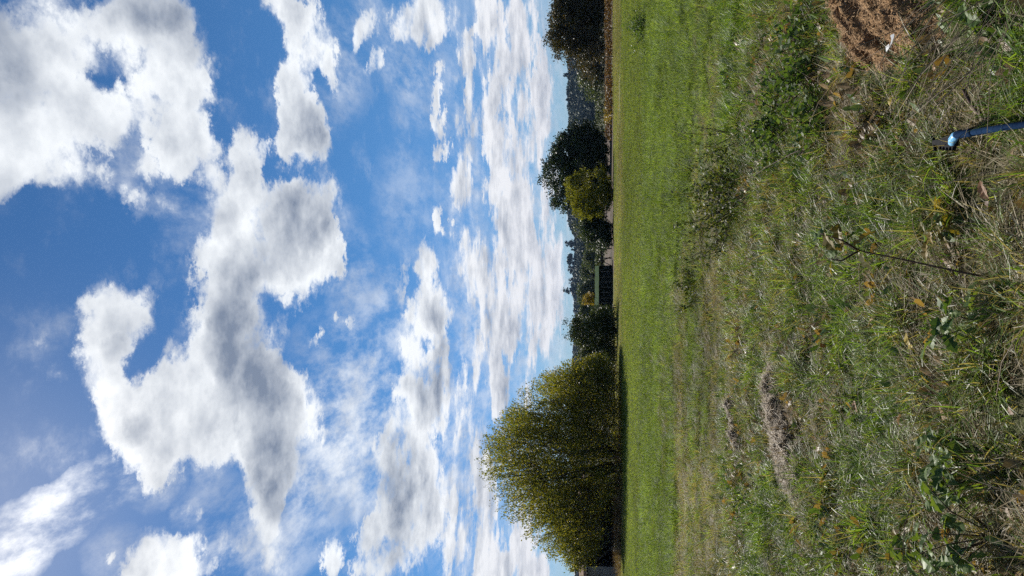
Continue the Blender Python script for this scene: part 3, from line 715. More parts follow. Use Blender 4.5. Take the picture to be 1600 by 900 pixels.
# ---------------------------------------------------------------- wooded hill
def ridge(x, y0=900.0):
    """height of the hill crest, metres, along the skyline"""
    px = 450 - x / y0 * 1186
    k = [(-400, 26), (0, 22), (60, 22), (110, 21), (140, 23), (190, 22), (250, 19), (330, 23), (352, 22), (372, 14), (400, 15), (430, 16), (470, 14), (520, 16), (560, 18), (700, 18), (900, 14), (1300, 20)]
    return np.interp(px, [a for a, b in k], [b for a, b in k])
hx = np.linspace(-1500, 1500, 220); hy = np.linspace(520, 1500, 50)
HX, HY = np.meshgrid(hx, hy)
def hill_z(x, y):
    t = np.where(y < 900, sstep(y, 520, 900), 1 - .6 * sstep(y, 900, 1500))
    return -1.0 + ridge(x * 900 / np.maximum(y, 600)) * t * (y / 900) + (fbm(x * .012, y * .012, 51) - .5) * 6 * t
hv = np.stack([HX, HY, hill_z(HX, HY)], -1).reshape(-1, 3)
ii = (np.arange(49)[:, None] * 220 + np.arange(219)[None, :]).ravel()
tag(link('hill', mesh_np('hill', hv, np.stack([ii, ii + 1, ii + 221, ii + 220], -1), True),
         plain_mat('hill_floor', (0.02, 0.03, 0.015), (0.045, 0.05, 0.03), .05, .95, .1)), 'low wooded hill across the horizon', 'hill', kind='structure')

def crown_proto(name, seed, conifer=False):
    r = np.random.default_rng(seed); n = 420
    d = r.normal(size=(n, 3)); d /= np.linalg.norm(d, axis=1, keepdims=True)
    if conifer:
        z = r.uniform(0, 1, n) ** 1.3; p = np.stack([d[:, 0] * .24 * (1.04 - z), d[:, 1] * .24 * (1.04 - z), z * 1.25], -1)
    else:
        lob = np.array([(0, 0, .55, .42, .42), (.22, .1, .42, .3, .3), (-.24, -.05, .42, .3, .3), (.05, -.2, .68, .25, .25)])[r.integers(0, 4, n)]
        p = lob[:, :3] + d * lob[:, 3:4] * r.uniform(.8, 1.05, n)[:, None]; p[:, 2] = np.maximum(p[:, 2], .05)
    v, f = leaf_faces(p, r.uniform(.10, .20, n), r, None, .8)
    me = mesh_np(name, v, f); me.materials.append(forest_mat); return bpy.data.objects.new(name, me)
def forest_material():
    mt, N = material('forest')
    g = N.new('ShaderNodeNewGeometry').outputs['Random Per Island']
    b = N.new('ShaderNodeAttribute', attribute_name='tone', attribute_type='INSTANCER').outputs['Fac']
    c = N.vec('SCALE', N.ramp(g, [(0, (.018, .030, .014)), (.5, (.034, .050, .022)), (1, (.055, .068, .03))]), scale=b)
    p = N.new('ShaderNodeBsdfPrincipled', ins={'Base Color': c, 'Roughness': .7, 'Specular IOR Level': .15})
    N.new('ShaderNodeOutputMaterial', ins={0: p.outputs[0]}); return mt
forest_mat = forest_material()
n = 6500
fx = rng.uniform(-560, 560, n); fy = 540 + 420 * rng.uniform(size=n) ** .8
fz = hill_z(fx, fy)
idx = np.where(rng.uniform(size=n) < .03, 3, rng.integers(0, 3, n))
sc_ = rng.uniform(8, 14, n) * (.75 + .5 * fbm(fx * .02, fy * .02, 66, 2))
fo = scatter('forest', np.stack([fx, fy, fz - .6], -1), np.stack([np.zeros(n), np.zeros(n), rng.uniform(0, 6.28, n)], -1), np.stack([sc_ * 1.1, sc_ * 1.1, sc_], -1), idx,
             np.zeros(n), rng.uniform(.7, 1.35, n), [crown_proto('t', 900), crown_proto('t', 901), crown_proto('t', 902), crown_proto('t', 903, True)],
             'dark wood covering the far hill')
fo['category'] = 'forest'
# pines that stand clear of the skyline
G_PINE = 'pines standing out on the far skyline'
def pine(name, yp, D, h, shape, label, seed):
    x = at(yp, D); z0 = float(hill_z(np.array([x]), np.array([D]))[0])
    if shape == 'umbrella': lob = [(0, 0, h * .88, h * .30, h * .28, h * .11), (h * .12, 0, h * .78, h * .2, h * .2, h * .07)]
    elif shape == 'dome': lob = [(0, 0, h * .68, h * .34, h * .32, h * .28), (-h * .1, 0, h * .5, h * .3, h * .3, h * .2)]
    else: lob = [(0, 0, h * (.25 + .2 * i), h * (.26 - .06 * i), h * (.26 - .06 * i), h * .14) for i in range(4)]
    tree(name, (x, D, z0 - 1), lob, 70, 26, h * .075, h * .07, lf_pine, bark, label, G_PINE, seed, h * .018, h * .6)
pine('umbrella_pine', 405, 880, 21, 'umbrella', 'flat-topped pine with sky showing through, on the far skyline', 71)
pine('domed_pine', 418, 880, 21, 'dome', 'dome-shaped pine next to the flat-topped pine on the skyline', 72)
pine('fir_tree', 381, 880, 27, 'spire', 'narrow ragged fir rising from the skyline beside the yellow-green bush', 73)
pine('spire_fir', 455, 880, 25, 'spire', 'pointed fir on the skyline above the low dark shed', 74)
pine('round_pine', 440, 880, 18, 'dome', 'small rounded pine between the domed pine and the pointed fir', 75)

# ---------------------------------------------------------------- low shed, hedges, rail fence, vines, barn
def low_shed():
    root = thing('low_shed', (-.9, 71, 0), 'long low dark shed with bright green roof and slim pale posts', 'shed')
    r = np.random.default_rng(81)
    boards = plain_mat('dark_boards', (.006, .010, .009), (.016, .022, .018), 5, .9, .1, .2, stretch=(6, 1, .4))
    roof_m = plain_mat('green_sheet', (.010, .034, .007), (.022, .056, .011), 2.5, .9, .05, .15, stretch=(4, 1, 1))
    for i in range(12):
        x0 = -3.0 + i * .5
        MB().box((x0, .30, 0), (x0 + .485, .34, 1.20)).build('board', boards, root)
        q = MB(); z0, z1 = (1.24, 1.60) if x0 > -1.6 else (1.10, 1.42); z0 += r.normal(0, .012); z1 += r.normal(0, .015)
        a_, b_ = x0 - .04, x0 + .47
        q.add([(a_, -.1, z0), (b_, -.1, z0), (b_, 1.5, z1), (a_, 1.5, z1), (a_, -.1, z0 + .025), (b_, -.1, z0 + .025), (b_, 1.5, z1 + .025), (a_, 1.5, z1 + .025)],
              [(0, 3, 2, 1), (4, 5, 6, 7), (0, 1, 5, 4), (1, 2, 6, 5), (2, 3, 7, 6), (3, 0, 4, 7)]); q.build('roof_sheet', roof_m, root)
    for i in range(13):
        X = -2.98 + i * .495 + r.normal(0, .02); MB().tube([(X, .0, -.1), (X + r.normal(0, .01), 0, .7), (X + r.normal(0, .02), .0, 1.12)], [.022, .02, .016], 5).build('post', pale_bark, root, True)
    for x in (-3.0, 2.96): MB().box((x, .345, 0), (x + .04, 1.5, 1.2)).build('end_wall', boards, root)
    MB().box((-3.0, 1.45, 0), (2.99, 1.49, 1.35)).build('back_wall', boards, root)
low_shed()

def hedgerow():
    root = thing('hedgerow', (-9.5, 58.5, 0), 'dark overgrown hedgerow running behind the wide yellow-green tree', 'hedge')
    r = np.random.default_rng(83); n = 16000
    x = r.uniform(-7.4, 8.2, n); top = 1.5 + .9 * fbm(x * .7, x * 0, 84, 3)
    p = np.stack([x, r.normal(0, .5, n), .05 + top * r.uniform(size=n) ** .8], -1)
    v, f = leaf_faces(p, r.uniform(.10, .19, n), r, None, .6)
    link('foliage', mesh_np('foliage', v, f), lf_dark, root)
    for i in range(16):
        X = -7 + i; mb = MB(); mb.tube([(X, 0, -.1), (X + r.normal(0, .1), .05, .8), (X + r.normal(0, .2), 0, 1.5)], [.05, .035, .015], 5); mb.build('stem', bark, root, True)
hedgerow()

def rail_fence():
    root = thing('rail_fence', (3.05, 73, 0), 'dark wooden rail fence with slanting braces before bare earth', 'fence')
    wood = plain_mat('weathered_wood', (.03, .027, .024), (.07, .06, .05), 6, .85, .15, .3, stretch=(.3, 1, 1))
    for x, h in ((-.95, 1.35), (-.2, 1.2), (.7, 1.15), (1.5, 1.15)): MB().box((x - .05, -.05, -.1), (x + .05, .05, h)).build('post', wood, root)
    for z in (.85, .98): MB().tube([(-1.0, -.07, z), (.4, -.08, z + .02), (1.6, -.07, z - .01)], .06, 6).build('rail', wood, root)
    for a, b in (((-.9, .06, .1), (-.35, .06, 1.25)), ((-.6, .08, 1.3), (-.1, .08, .15))): MB().tube([a, b], .04, 5).build('brace', wood, root)
rail_fence()

def field_hedge():
    root = thing('field_hedge', (34, 118, gz(34., 118.).item()), 'low dark field hedge beyond the vine rows at the foot of the hill', 'hedge')
    r = np.random.default_rng(85); n = 9000
    x = r.uniform(-32, 26, n); top = 1.0 + 1.0 * fbm(x * .3, x * 0, 86, 3)
    p = np.stack([x, r.normal(0, .7, n), .05 + top * r.uniform(size=n) ** .8], -1)
    v, f = leaf_faces(p, r.uniform(.22, .4, n), r, None, .7)
    link('foliage', mesh_np('foliage', v, f), lf_mid, root)
    for i in range(12): MB().tube([(-30 + 4.8 * i, 0, -.2), (-29.8 + 4.8 * i, 0, 1.2)], [.07, .03], 5).build('stem', bark, root, True)
field_hedge()

dirt = plain_mat('dirt', (.055, .042, .030), (.12, .088, .064), .8, .95, .1, .4)
def sheet(name, x0, x1, y0, y1, lift, mat, label, cat, n=24, edge=1.0):
    X, Y = np.meshgrid(np.linspace(0, 1, n), np.linspace(0, 1, n))
    x = x0 + (x1 - x0) * X; y = y0 + (y1 - y0) * Y
    x = x + (fbm(x * .5, y * .5, 91) - .5) * edge; y = y + (fbm(x * .5, y * .5, 92) - .5) * edge
    ii = (np.arange(n - 1)[:, None] * n + np.arange(n - 1)[None, :]).ravel()
    tag(link(name, mesh_np(name, np.stack([x, y, gz(x, y) + lift], -1).reshape(-1, 3), np.stack([ii, ii + 1, ii + n + 1, ii + n], -1), True), mat), label, cat, kind='structure')
sheet('dirt_track', 1.6, 60, 66.5, 74, .02, dirt, 'bare reddish-brown earth track beyond the meadow', 'track', 40, 2.5)
sheet('ploughed_earth', 2.0, 90, 76, 118, .03, dirt, 'bare brown earth behind the rail fence and vines', 'earth', 30, 5)

lf_vine = leaf_mat('vine_leaves', [(.06, .035, .018), (.10, .06, .025), (.14, .09, .03), (.08, .075, .025)], .35, tcol=(1.4, 1.1, .5))
lf_vine2 = leaf_mat('yellow_vine_leaves', [(.16, .12, .02), (.20, .15, .03), (.11, .10, .03)], .42, tcol=(1.4, 1.2, .4))
def vine_row(y, x0, x1, seed, lab):
    r = np.random.default_rng(seed); root = thing('vine_row', (x0, y, gz(x0, y).item()), lab, 'vines', 'rows of low vines behind the meadow')
    n = int((x1 - x0) * 150); x = r.uniform(0, x1 - x0, n); hgt = .38 + .4 * fbm(x * .9, x * 0, seed, 3)
    p = np.stack([x, r.normal(0, .22, n), .12 + hgt * r.uniform(size=n) ** .7], -1)
    gold = fbm(x * .22, x * 0 + 3, seed + 5, 2) > .58
    for nm, sel, mt in (('foliage', ~gold, lf_vine), ('yellow_foliage', gold, lf_vine2)):
        if sel.sum() > 10:
            v, f = leaf_faces(p[sel], r.uniform(.10, .19, sel.sum()), r, None, .8); link(nm, mesh_np(nm, v, f), mt, root)
    for k in range(int((x1 - x0) / 2.4)):
        MB().tube([(k * 2.4 + .6, 0, -.1), (k * 2.4 + .6 + r.normal(0, .05), 0, 1.15)], .03, 5).build('post', pale_bark, root)
vine_row(64.2, 14.0, 34, 101, 'nearest low row of rust-brown vines at the meadow edge')
vine_row(67.0, 13.0, 36, 102, 'second low row of brown vines behind the nearest row')
vine_row(70.0, 15.0, 40, 103, 'farthest low row of brown vines before the trees')

def barn():
    root = thing('barn', (-21.5, 54, 0), 'open-fronted barn with hipped tile roof and grey board wall', 'barn')
    boards = plain_mat('grey_boards', (.20, .20, .20), (.42, .42, .42), 5, .85, .2, .2, stretch=(6, 1, .4))
    dark = plain_mat('shade_black_boards', (.010, .010, .011), (.022, .022, .024), 5, .9, .1, .2, stretch=(6, 1, .4))  # shade inside the open barn, put into the board colour as near-black
    tile = plain_mat('roof_tiles', (.16, .10, .065), (.30, .20, .13), 3, .9, .1, .3)
    fascia = plain_mat('salmon_fascia', (.36, .20, .14), (.48, .29, .21), 2, .8, .2)
    # x runs from the far corner at the frame's edge to the near end behind the tree
    for i in range(6):
        MB().box((1.20 + i * .105, 0, 0), (1.20 + i * .105 + .096, .035, 2.1 + .02 * (i % 2))).build('board', boards, root)
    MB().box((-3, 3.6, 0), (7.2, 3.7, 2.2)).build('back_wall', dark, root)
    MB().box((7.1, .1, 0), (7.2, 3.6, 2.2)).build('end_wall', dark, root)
    MB().box((-3, .06, 0), (1.18, .1, 2.2)).build('front_wall', boards, root)
    for x in (1.84, 4.4, 6.6): MB().box((x, 0, 0), (x + .14, .14, 2.18)).build('post', dark, root)
    MB().tube([(2.2, .1, 1.5), (3.4, .3, .1)], .06, 5).build('brace', bark, root)
    MB().box((2.9, .9, .0), (4.3, 1.0, 1.9)).build('partition', dark, root)
    MB().box((-3.3, -.32, 2.2), (7.5, -.22, 2.42)).build('fascia', fascia, root)
    rf = MB(); rf.add([(-3.3, -.3, 2.4), (7.5, -.3, 2.4), (7.5, 4, 2.4), (-3.3, 4, 2.4), (4.2, 1.85, 3.15), (6.2, 1.85, 3.15)], [(0, 1, 5, 4), (1, 2, 5), (2, 3, 4, 5), (3, 0, 4), (0, 3, 2, 1)])
    ro = rf.build('roof', tile, root)
    rc = MB(); rc.tube([(-3.3, -.3, 2.43), (4.2, 1.85, 3.19), (6.2, 1.85, 3.19)], .06, 6); rc.build('ridge_cap', boards, ro)
barn()

# dry undergrowth and long hay grass under the wide tree
def undergrowth():
    r = np.random.default_rng(111); mats = [M['straw']]
    n = 420; x = r.normal(-13.5, 2.2, n); y = 47.2 + r.normal(0, .8, n)
    c = [blade_clump('u', 26, (.2, .6), (.010, .018), .2, .4, .7, 850 + s, brown_stems, 3) for s in range(3)]
    scatter('undergrowth', np.stack([x, y, gz(x, y)], -1), np.stack([np.zeros(n), np.zeros(n), r.uniform(0, 6.28, n)], -1), np.repeat(r.uniform(.7, 1.3, n)[:, None], 3, 1), r.integers(0, 3, n), np.full(n, .3), r.uniform(.8, 1.2, n), c,
            'dry brown undergrowth under the wide yellow-green tree')['category'] = 'undergrowth'
brown_stems = grass_mat('brown_stems', [(.07, .035, .022), (.14, .08, .05), (.22, .16, .08)], ((.2, .15, .07), (.3, .24, .13)), .2)
undergrowth()

# ---------------------------------------------------------------- things in the near meadow
def heap(name, loc, rx, ry, h, rotz, mats, n_fibre, fl, label, cat, seed, ridge_dir=0.0, rough=1.0):
    r = np.random.default_rng(seed)
    root = thing(name, (*loc, gz(*loc).item() - .02), label, cat, rotz=rotz)
    def hz(x, y):
        d = np.sqrt((x / rx) ** 2 + (y / ry) ** 2) + (fbm(x * 4, y * 4, seed, 4) - .5) * .9
        c, s_ = math.cos(ridge_dir), math.sin(ridge_dir); a, b = x * c + y * s_, -x * s_ + y * c
        rid = np.abs(fbm(a * 9, b * 2.6, seed + 1, 4) - .5) * 2
        return h * (1 - sstep(d, .25, 1.05)) * (.55 + .75 * fbm(x * 3.5, y * 3.5, seed + 2, 3)) + rough * (.5 - rid) * .24 * h / .25 * (1 - sstep(d, .5, 1.1)) + ((fbm(x * 28, y * 28, seed + 3, 3) - .5) * .06 + (fbm(x * 11, y * 11, seed + 4, 2) - .5) * .10) * rough * (1 - sstep(d, .7, 1.1)) - .05 * sstep(d, .9, 1.15)
    n = 96
    X, Y = np.meshgrid(np.linspace(-1.25 * rx, 1.25 * rx, n), np.linspace(-1.25 * ry, 1.25 * ry, n))
    ii = (np.arange(n - 1)[:, None] * n + np.arange(n - 1)[None, :]).ravel()
    link('mound', mesh_np('mound', np.stack([X, Y, hz(X, Y)], -1).reshape(-1, 3), np.stack([ii, ii + 1, ii + n + 1, ii + n], -1)), mats[0], root)
    # loose fibres lying on it
    a = r.uniform(0, 6.28, n_fibre); q = np.sqrt(r.uniform(size=n_fibre)) * 1.05
    x, y = np.cos(a) * q * rx, np.sin(a) * q * ry; L = r.uniform(*fl, n_fibre); w = r.uniform(.0008, .0022, n_fibre) * (1.0 if fl[1] < .1 else 1.4)
    t = r.uniform(0, 6.28, n_fibre); e = r.normal(.15, .35, n_fibre)
    d = np.stack([np.cos(t) * np.cos(e), np.sin(t) * np.cos(e), np.sin(e)], -1); s = np.stack([-np.sin(t), np.cos(t), 0 * t], -1) * w[:, None]
    p = np.stack([x, y, hz(x, y) + .004 + .012 * r.uniform(size=n_fibre)], -1)
    bend = np.stack([r.normal(0, .15, n_fibre), r.normal(0, .15, n_fibre), r.uniform(0, .25, n_fibre)], -1) * L[:, None]
    A, B, C = p - d * L[:, None] * .5, p + bend * .3, p + d * L[:, None] * .5
    v = np.stack([A - s, A + s, B + s, B - s, C + s, C - s], 1).reshape(-1, 3); b = np.arange(n_fibre)[:, None] * 6
    f = np.concatenate([b + [0, 1, 2, 3], b + [3, 2, 4, 5]])
    o = link('fibres', mesh_np('fibres', v, f), mats[1], root); o['kind'] = 'stuff'
    return root

def fibrous(name, c1, c2, c3):
    mt, N = material(name)
    co = N.new('ShaderNodeTexCoord').outputs['Object']
    n1 = N.noise(N.vec('MULTIPLY', co, (1, .45, 1)), 70, 6, .7); n2 = N.noise(co, 9, 4, .6)
    c = N.mix(N.step(n2, .4, .64), N.mix(N.step(n1, .3, .7), (*c1, 1), (*c2, 1)), N.mix(N.step(n1, .35, .65), (*c1, 1), (*c3, 1)))
    p = N.new('ShaderNodeBsdfPrincipled', ins={'Base Color': c, 'Roughness': .95, 'Specular IOR Level': .1})
    b = N.new('ShaderNodeBump', ins={'Strength': 1.0, 'Distance': .012, 'Height': n1}); N.l.new(b.outputs[0], p.inputs['Normal'])
    N.new('ShaderNodeOutputMaterial', ins={0: p.outputs[0]}); return mt
peat = fibrous('brown_fibre', (.08, .045, .022), (.30, .18, .088), (.42, .27, .145))
peat_f = leaf_mat('brown_fibres', [(.16, .088, .04), (.32, .195, .095), (.44, .30, .165)], .15, .7, (1.1, 1, .8), .15)
hay = fibrous('grey_thatch', (.045, .034, .025), (.13, .10, .07), (.20, .155, .11))
hay_f = leaf_mat('pale_straws', [(.14, .105, .07), (.27, .21, .14), (.40, .325, .225)], .2, .6, (1.2, 1.1, .8), .2)
heap('compost_heap', (1.64, 4.20), 0.66, .60, .20, 0.0, (peat, peat_f), 9000, (.02, .06), 'crumbly brown heap of rotted fibre at the picture edge', 'heap', 131, math.pi / 2)
heap('thatch_ridge', (-1.20, 6.50), .95, .40, .085, .89, (hay, hay_f), 7000, (.05, .18), 'long low ridge of pale dead grass with a shaded hollow', 'dead grass', 132, 0, .8)
heap('thatch_clump', (-1.45, 8.5), .46, .20, .12, .8, (hay, hay_f), 1800, (.04, .12), 'small clump of dead grass behind the long pale ridge', 'dead grass', 133, 0, .8)
heap('straw_patch', (1.95, 6.0), .30, .22, .07, .2, (hay, hay_f), 1500, (.04, .12), 'pale straw patch between the brown heap and leafy brambles', 'dead grass', 134, 0, .8)

def scrap():
    mt = plain_mat('white_plastic', (.74, .73, .69), (.82, .82, .80), 8, .45, .4)
    z = gz(1.22, 3.98).item()
    root = thing('plastic_scrap', (1.215, 3.985, z + .13), 'curled white scrap of plastic at the foot of the brown heap', 'scrap')
    vs, fs = [], []
    for i in range(9):
        a = math.pi * (.95 - i * .11); c = Vector((math.cos(a) * .055 + .03, math.sin(a) * .03 - .01, .012 * math.sin(i * .6))); w = .012 + .004 * math.sin(i)
        for dz, dy in ((-w, 0), (w, .004), (w, .008), (-w, .004)): vs.append(c + Vector((0, dy, dz)))
    for i in range(8):
        for k in range(4): fs.append((i * 4 + k, i * 4 + (k + 1) % 4, i * 4 + 4 + (k + 1) % 4, i * 4 + 4 + k))
    fs += [(3, 2, 1, 0), (32, 33, 34, 35)]
    root.scale = (.72, .72, .72)
    root.rotation_euler = (R(-55), R(12), R(20))
    MB().add(vs, fs).build('curl', mt, root)
    f = MB(); f.add([(-.05, -.018, -.012), (-.012, -.026, -.016), (-.008, -.012, .022), (-.046, -.006, .018), (-.05, -.014, -.010), (-.012, -.022, -.014), (-.008, -.008, .024), (-.046, -.002, .020)],
                    [(0, 3, 2, 1), (4, 5, 6, 7), (0, 1, 5, 4), (1, 2, 6, 5), (2, 3, 7, 6), (3, 0, 4, 7)]); f.build('flap', mt, root)
scrap()

def tool():
    root = thing('garden_tool', (.66, 3.40, gz(.66, 3.4).item()), 'blue-handled garden tool with black toothed head lying in the grass', 'tool')
    navy = plain_mat('blue_paint', (.002, .013, .040), (.003, .018, .052), 30, .85, .04)
    sky_b = plain_mat('pale_blue_plastic', (.16, .42, .68), (.20, .48, .74), 30, .3, .5)
    black = plain_mat('black_steel', (.006, .006, .007), (.014, .014, .015), 40, .8, .1)
    z = .108
    def P(x, y, h=0.0): return (x - .66, y - 3.40, z + h)
    MB().tube([P(.44, 1.9, -.02), P(.578, 2.9, -.005), P(.610, 3.16, 0)], .0122, 16).build('handle', navy, root, True)
    MB().tube([P(.608, 3.14), P(.609, 3.155, 0), P(.622, 3.255, .003), P(.623, 3.268, .003)], [.0128, .0152, .0162, .0154], 16).build('collar', navy, root, True)
    MB().tube([P(.622, 3.255, .002), P(.622, 3.282, .002), P(.612, 3.315, -.002), P(.604, 3.338, -.010), P(.602, 3.345, -.013)], [.015, .0168, .0168, .015, .010], 16).build('elbow', sky_b, root, True)
    b = MB(); pts = [(.632, 3.315), (.588, 3.325), (.592, 3.38), (.604, 3.43), (.618, 3.475), (.634, 3.535), (.650, 3.530), (.644, 3.475), (.642, 3.40)]
    n = len(pts); vs = [P(x, y, -.030) for x, y in pts] + [P(x, y, -.012) for x, y in pts]
    b.add(vs, [tuple(range(n - 1, -1, -1)), tuple(range(n, 2 * n))] + [(i, (i + 1) % n, n + (i + 1) % n, n + i) for i in range(n)])
    b.build('blade', black, root)
    for k in range(5):
        t = k / 4; x, y = .592 + .026 * t, 3.345 + .12 * t
        q = MB(); tri = [(x + .004, y - .014), (x - .020, y + .004), (x + .006, y + .012)]
        vs = [P(a, c, -.0285) for a, c in tri] + [P(a, c, -.0135) for a, c in tri]
        q.add(vs, [(2, 1, 0), (3, 4, 5), (0, 1, 4, 3), (1, 2, 5, 4), (2, 0, 3, 5)]); q.build('tooth', black, root)
    MB().tube([P(.604, 3.522, -.022), P(.640, 3.534, -.022), P(.672, 3.550, -.022)], .0075, 8).build('cross_bar', black, root, True)
tool()

# ---- oak seedlings with lobed leaves
def oak_leaf(seed):
    r = np.random.default_rng(seed); n = 9; L = 1.0
    w = [.03, .10, .20, .15, .29, .20, .30, .19, .05]
    vs, fs = [], []
    for i in range(n):
        t = i / (n - 1); ww = w[i] * r.uniform(.85, 1.15); z = -.30 * t * t + r.normal(0, .015)
        vs += [(-ww, t * L, z + abs(ww) * .35 + r.normal(0, .03)), (0, t * L, z), (ww, t * L, z + abs(ww) * .35 + r.normal(0, .03))]
    for i in range(n - 1):
        a = 3 * i; fs += [(a, a + 1, a + 4, a + 3), (a + 1, a + 2, a + 5, a + 4)]
    me = bpy.data.meshes.new('leaf'); me.from_pydata(vs, [], fs); me.update(); return me
def one_leaf_mat(name, c1, c2, trans=.35, tcol=(1.5, 1.4, .5), rough=.5):
    mt, N = material(name)
    oi = N.new('ShaderNodeObjectInfo').outputs['Random']
    n = N.noise(N.new('ShaderNodeTexCoord').outputs['Object'], 5, 4, .6)
    c = N.mix(N.math('MULTIPLY_ADD', N.math('SUBTRACT', n, .5), .8, oi, clamp=True), (*c1, 1), (*c2, 1))
    p = N.new('ShaderNodeBsdfPrincipled', ins={'Base Color': c, 'Roughness': rough, 'Specular IOR Level': .3})
    t = N.new('ShaderNodeBsdfTranslucent', ins={'Color': N.mix(1.0, c, (*tcol, 1), 'MULTIPLY')})
    N.new('ShaderNodeOutputMaterial', ins={0: N.new('ShaderNodeMixShader', ins={0: trans, 1: p.outputs[0], 2: t.outputs[0]}).outputs[0]}); return mt
LM = {'green': one_leaf_mat('oak_green', (.05, .095, .02), (.13, .185, .045)), 'autumn': one_leaf_mat('oak_turning', (.12, .11, .015), (.22, .15, .03), .42),
      'brown': one_leaf_mat('oak_brown', (.11, .05, .022), (.24, .12, .05), .2, (1.2, 1, .7), .6), 'tan': one_leaf_mat('dry_tan_leaf', (.34, .22, .12), (.46, .31, .18), .2, (1.1, 1, .8), .6),
      'gold': one_leaf_mat('yellow_leaf', (.36, .26, .03), (.44, .33, .05), .35, (1.2, 1.1, .5))}
LEAF = {}
for k_, mt_ in LM.items():
    LEAF[k_] = []
    for s_ in range(4):
        me_ = oak_leaf(300 + s_); me_.materials.append(mt_); LEAF[k_].append(me_)
twig = plain_mat('twig_bark', (.045, .026, .018), (.10, .06, .042), 30, .7, .2)

def seedling(name, loc, label, group, stems, leaves, seed, kinds, size, thick=.004):
    """stems: polylines; leaves: (stem, how far along, how many)"""
    r = np.random.default_rng(seed)
    root = thing(name, (*loc, gz(*loc).item()), label, 'seedling', group)
    for s in stems: MB().tube(s, [thick * (1 - .6 * i / (len(s) - 1)) for i in range(len(s))], 6).build('stem', twig, root, True)
    for (si, t, n) in leaves:
        s = [Vector(p) for p in stems[si]]; u = t * (len(s) - 1); i = min(int(u), len(s) - 2); p = s[i].lerp(s[i + 1], u - i)
        for k in range(n):
            o = link('leaf', LEAF[r.choice(kinds)][r.integers(0, 4)], None, root, p + Vector(r.normal(0, .008, 3)))
            o.rotation_euler = (r.normal(.05, .45), r.normal(0, .45), 6.28 * (k + r.uniform(0, .8)) / n); sz = r.uniform(*size); o.scale = (sz, sz, sz)
G_OAK = 'oak seedlings in the near grass'
seedling('oak_sapling', (.02, 3.10), 'tall thin oak sapling with bare dark stem and a few yellowing top leaves', G_OAK,
         [[(0, 0, -.02), (.045, .03, .18), (.09, .055, .36), (.13, .08, .53), (.17, .10, .60)], [(.13, .08, .53), (.17, .06, .60), (.20, .08, .68)], [(.13, .08, .53), (.09, .10, .59), (.10, .12, .64)]],
         [(0, .97, 3), (0, .82, 2), (1, .95, 3), (2, .95, 2), (1, .5, 1)], 141, ['autumn', 'green', 'autumn', 'green'], (.06, .10), .005)
def bushy(seed, n, h, spread):
    r = np.random.default_rng(seed); st, lv = [], []
    for i in range(n):
        a = r.uniform(0, 6.28); R_ = spread * r.uniform(.3, 1); H_ = h * r.uniform(.55, 1.1)
        st.append([(0, 0, -.02), (math.cos(a) * R_ * .45, math.sin(a) * R_ * .45, H_ * .6), (math.cos(a) * R_, math.sin(a) * R_, H_)])
        lv += [(i, .55, 2), (i, .78, 2), (i, .98, 3)]
    return st, lv
for nm, lc, lab, sd_, n, h, sp, kinds, sz in [
    ('oak_seedling', (-1.0, 3.25), 'broad leafy green oak seedling spreading over the corner of the grass', 151, 9, .26, .28, ['green'], (.05, .10)),
    ('oak_seedling', (-.74, 3.56), 'low green oak seedling just behind the broad leafy one', 152, 6, .18, .20, ['green'], (.06, .10)),
    ('oak_seedling', (-.14, 3.20), 'small dark green oak seedling near the foot of the tall sapling', 153, 3, .20, .12, ['green'], (.06, .10)),
    ('oak_seedling', (.31, 3.48), 'small yellow-green oak seedling between the tall sapling and the blue tool', 154, 3, .15, .10, ['green', 'autumn'], (.06, .09)),
    ('oak_seedling', (-1.25, 3.85), 'sparse green oak seedling farther back beside the low one', 155, 4, .16, .16, ['green', 'autumn'], (.05, .085)),
    ('oak_seedling', (1.02, 3.15), 'tiny green seedling beside the brown heap', 156, 3, .14, .10, ['green'], (.06, .09))]:
    st, lv = bushy(sd_, n, h, sp); seedling(nm, lc, lab, G_OAK, st, lv, sd_, kinds, sz, .0035)

# ---- brambles and young thorn bushes
def thicket(name, loc, n, h, spread, leaf, per, mat, label, cat, group, seed, lean=(0, 0), bare=.0):
    r = np.random.default_rng(seed); root = thing(name, (*loc, gz(*loc).item()), label, cat, group); mb = MB(); P_, A_ = [], []
    for i in range(n):
        a = r.uniform(0, 6.28); R_ = spread * math.sqrt(r.uniform()); H_ = h * r.uniform(.4, 1.0) * (1.15 - .5 * R_ / spread)
        b0 = np.array([math.cos(a) * R_ * .25, math.sin(a) * R_ * .25, -.02]); e = np.array([math.cos(a) * R_ + lean[0] * H_, math.sin(a) * R_ + lean[1] * H_, H_])
        pts = limb(mb, b0, e, .006, .0015, r, .10, 4, 6)
        k = r.poisson(per); t = bare + (1 - bare) * r.uniform(size=k)
        pa = np.array(pts); u = t * (len(pa) - 1); j = np.minimum(u.astype(int), len(pa) - 2)
        P_.append(pa[j] + (pa[j + 1] - pa[j]) * (u - j)[:, None] + r.normal(scale=leaf * .9, size=(k, 3))); A_.append(r.normal(size=(k, 3)) + [0, 0, .3])
    p, a = np.concatenate(P_), np.concatenate(A_); p[:, 2] = np.maximum(p[:, 2], .01)
    v, f = leaf_faces(p, r.uniform(.6, 1.35, len(p)) * leaf, r, a, .62)
    mb.build('stems', twig, root, True); link('foliage', mesh_np('foliage', v, f), mat, root)
lf_bramble = leaf_mat('bramble_leaves', [(.032, .062, .016), (.062, .108, .024), (.10, .145, .038)], .40, .55, spec=.25)
lf_thorn = leaf_mat('thorn_leaves', [(.022, .040, .011), (.050, .070, .017), (.10, .10, .024)], .38, .55, spec=.25)
G_BR = 'brambles and young thorn bushes in the meadow'
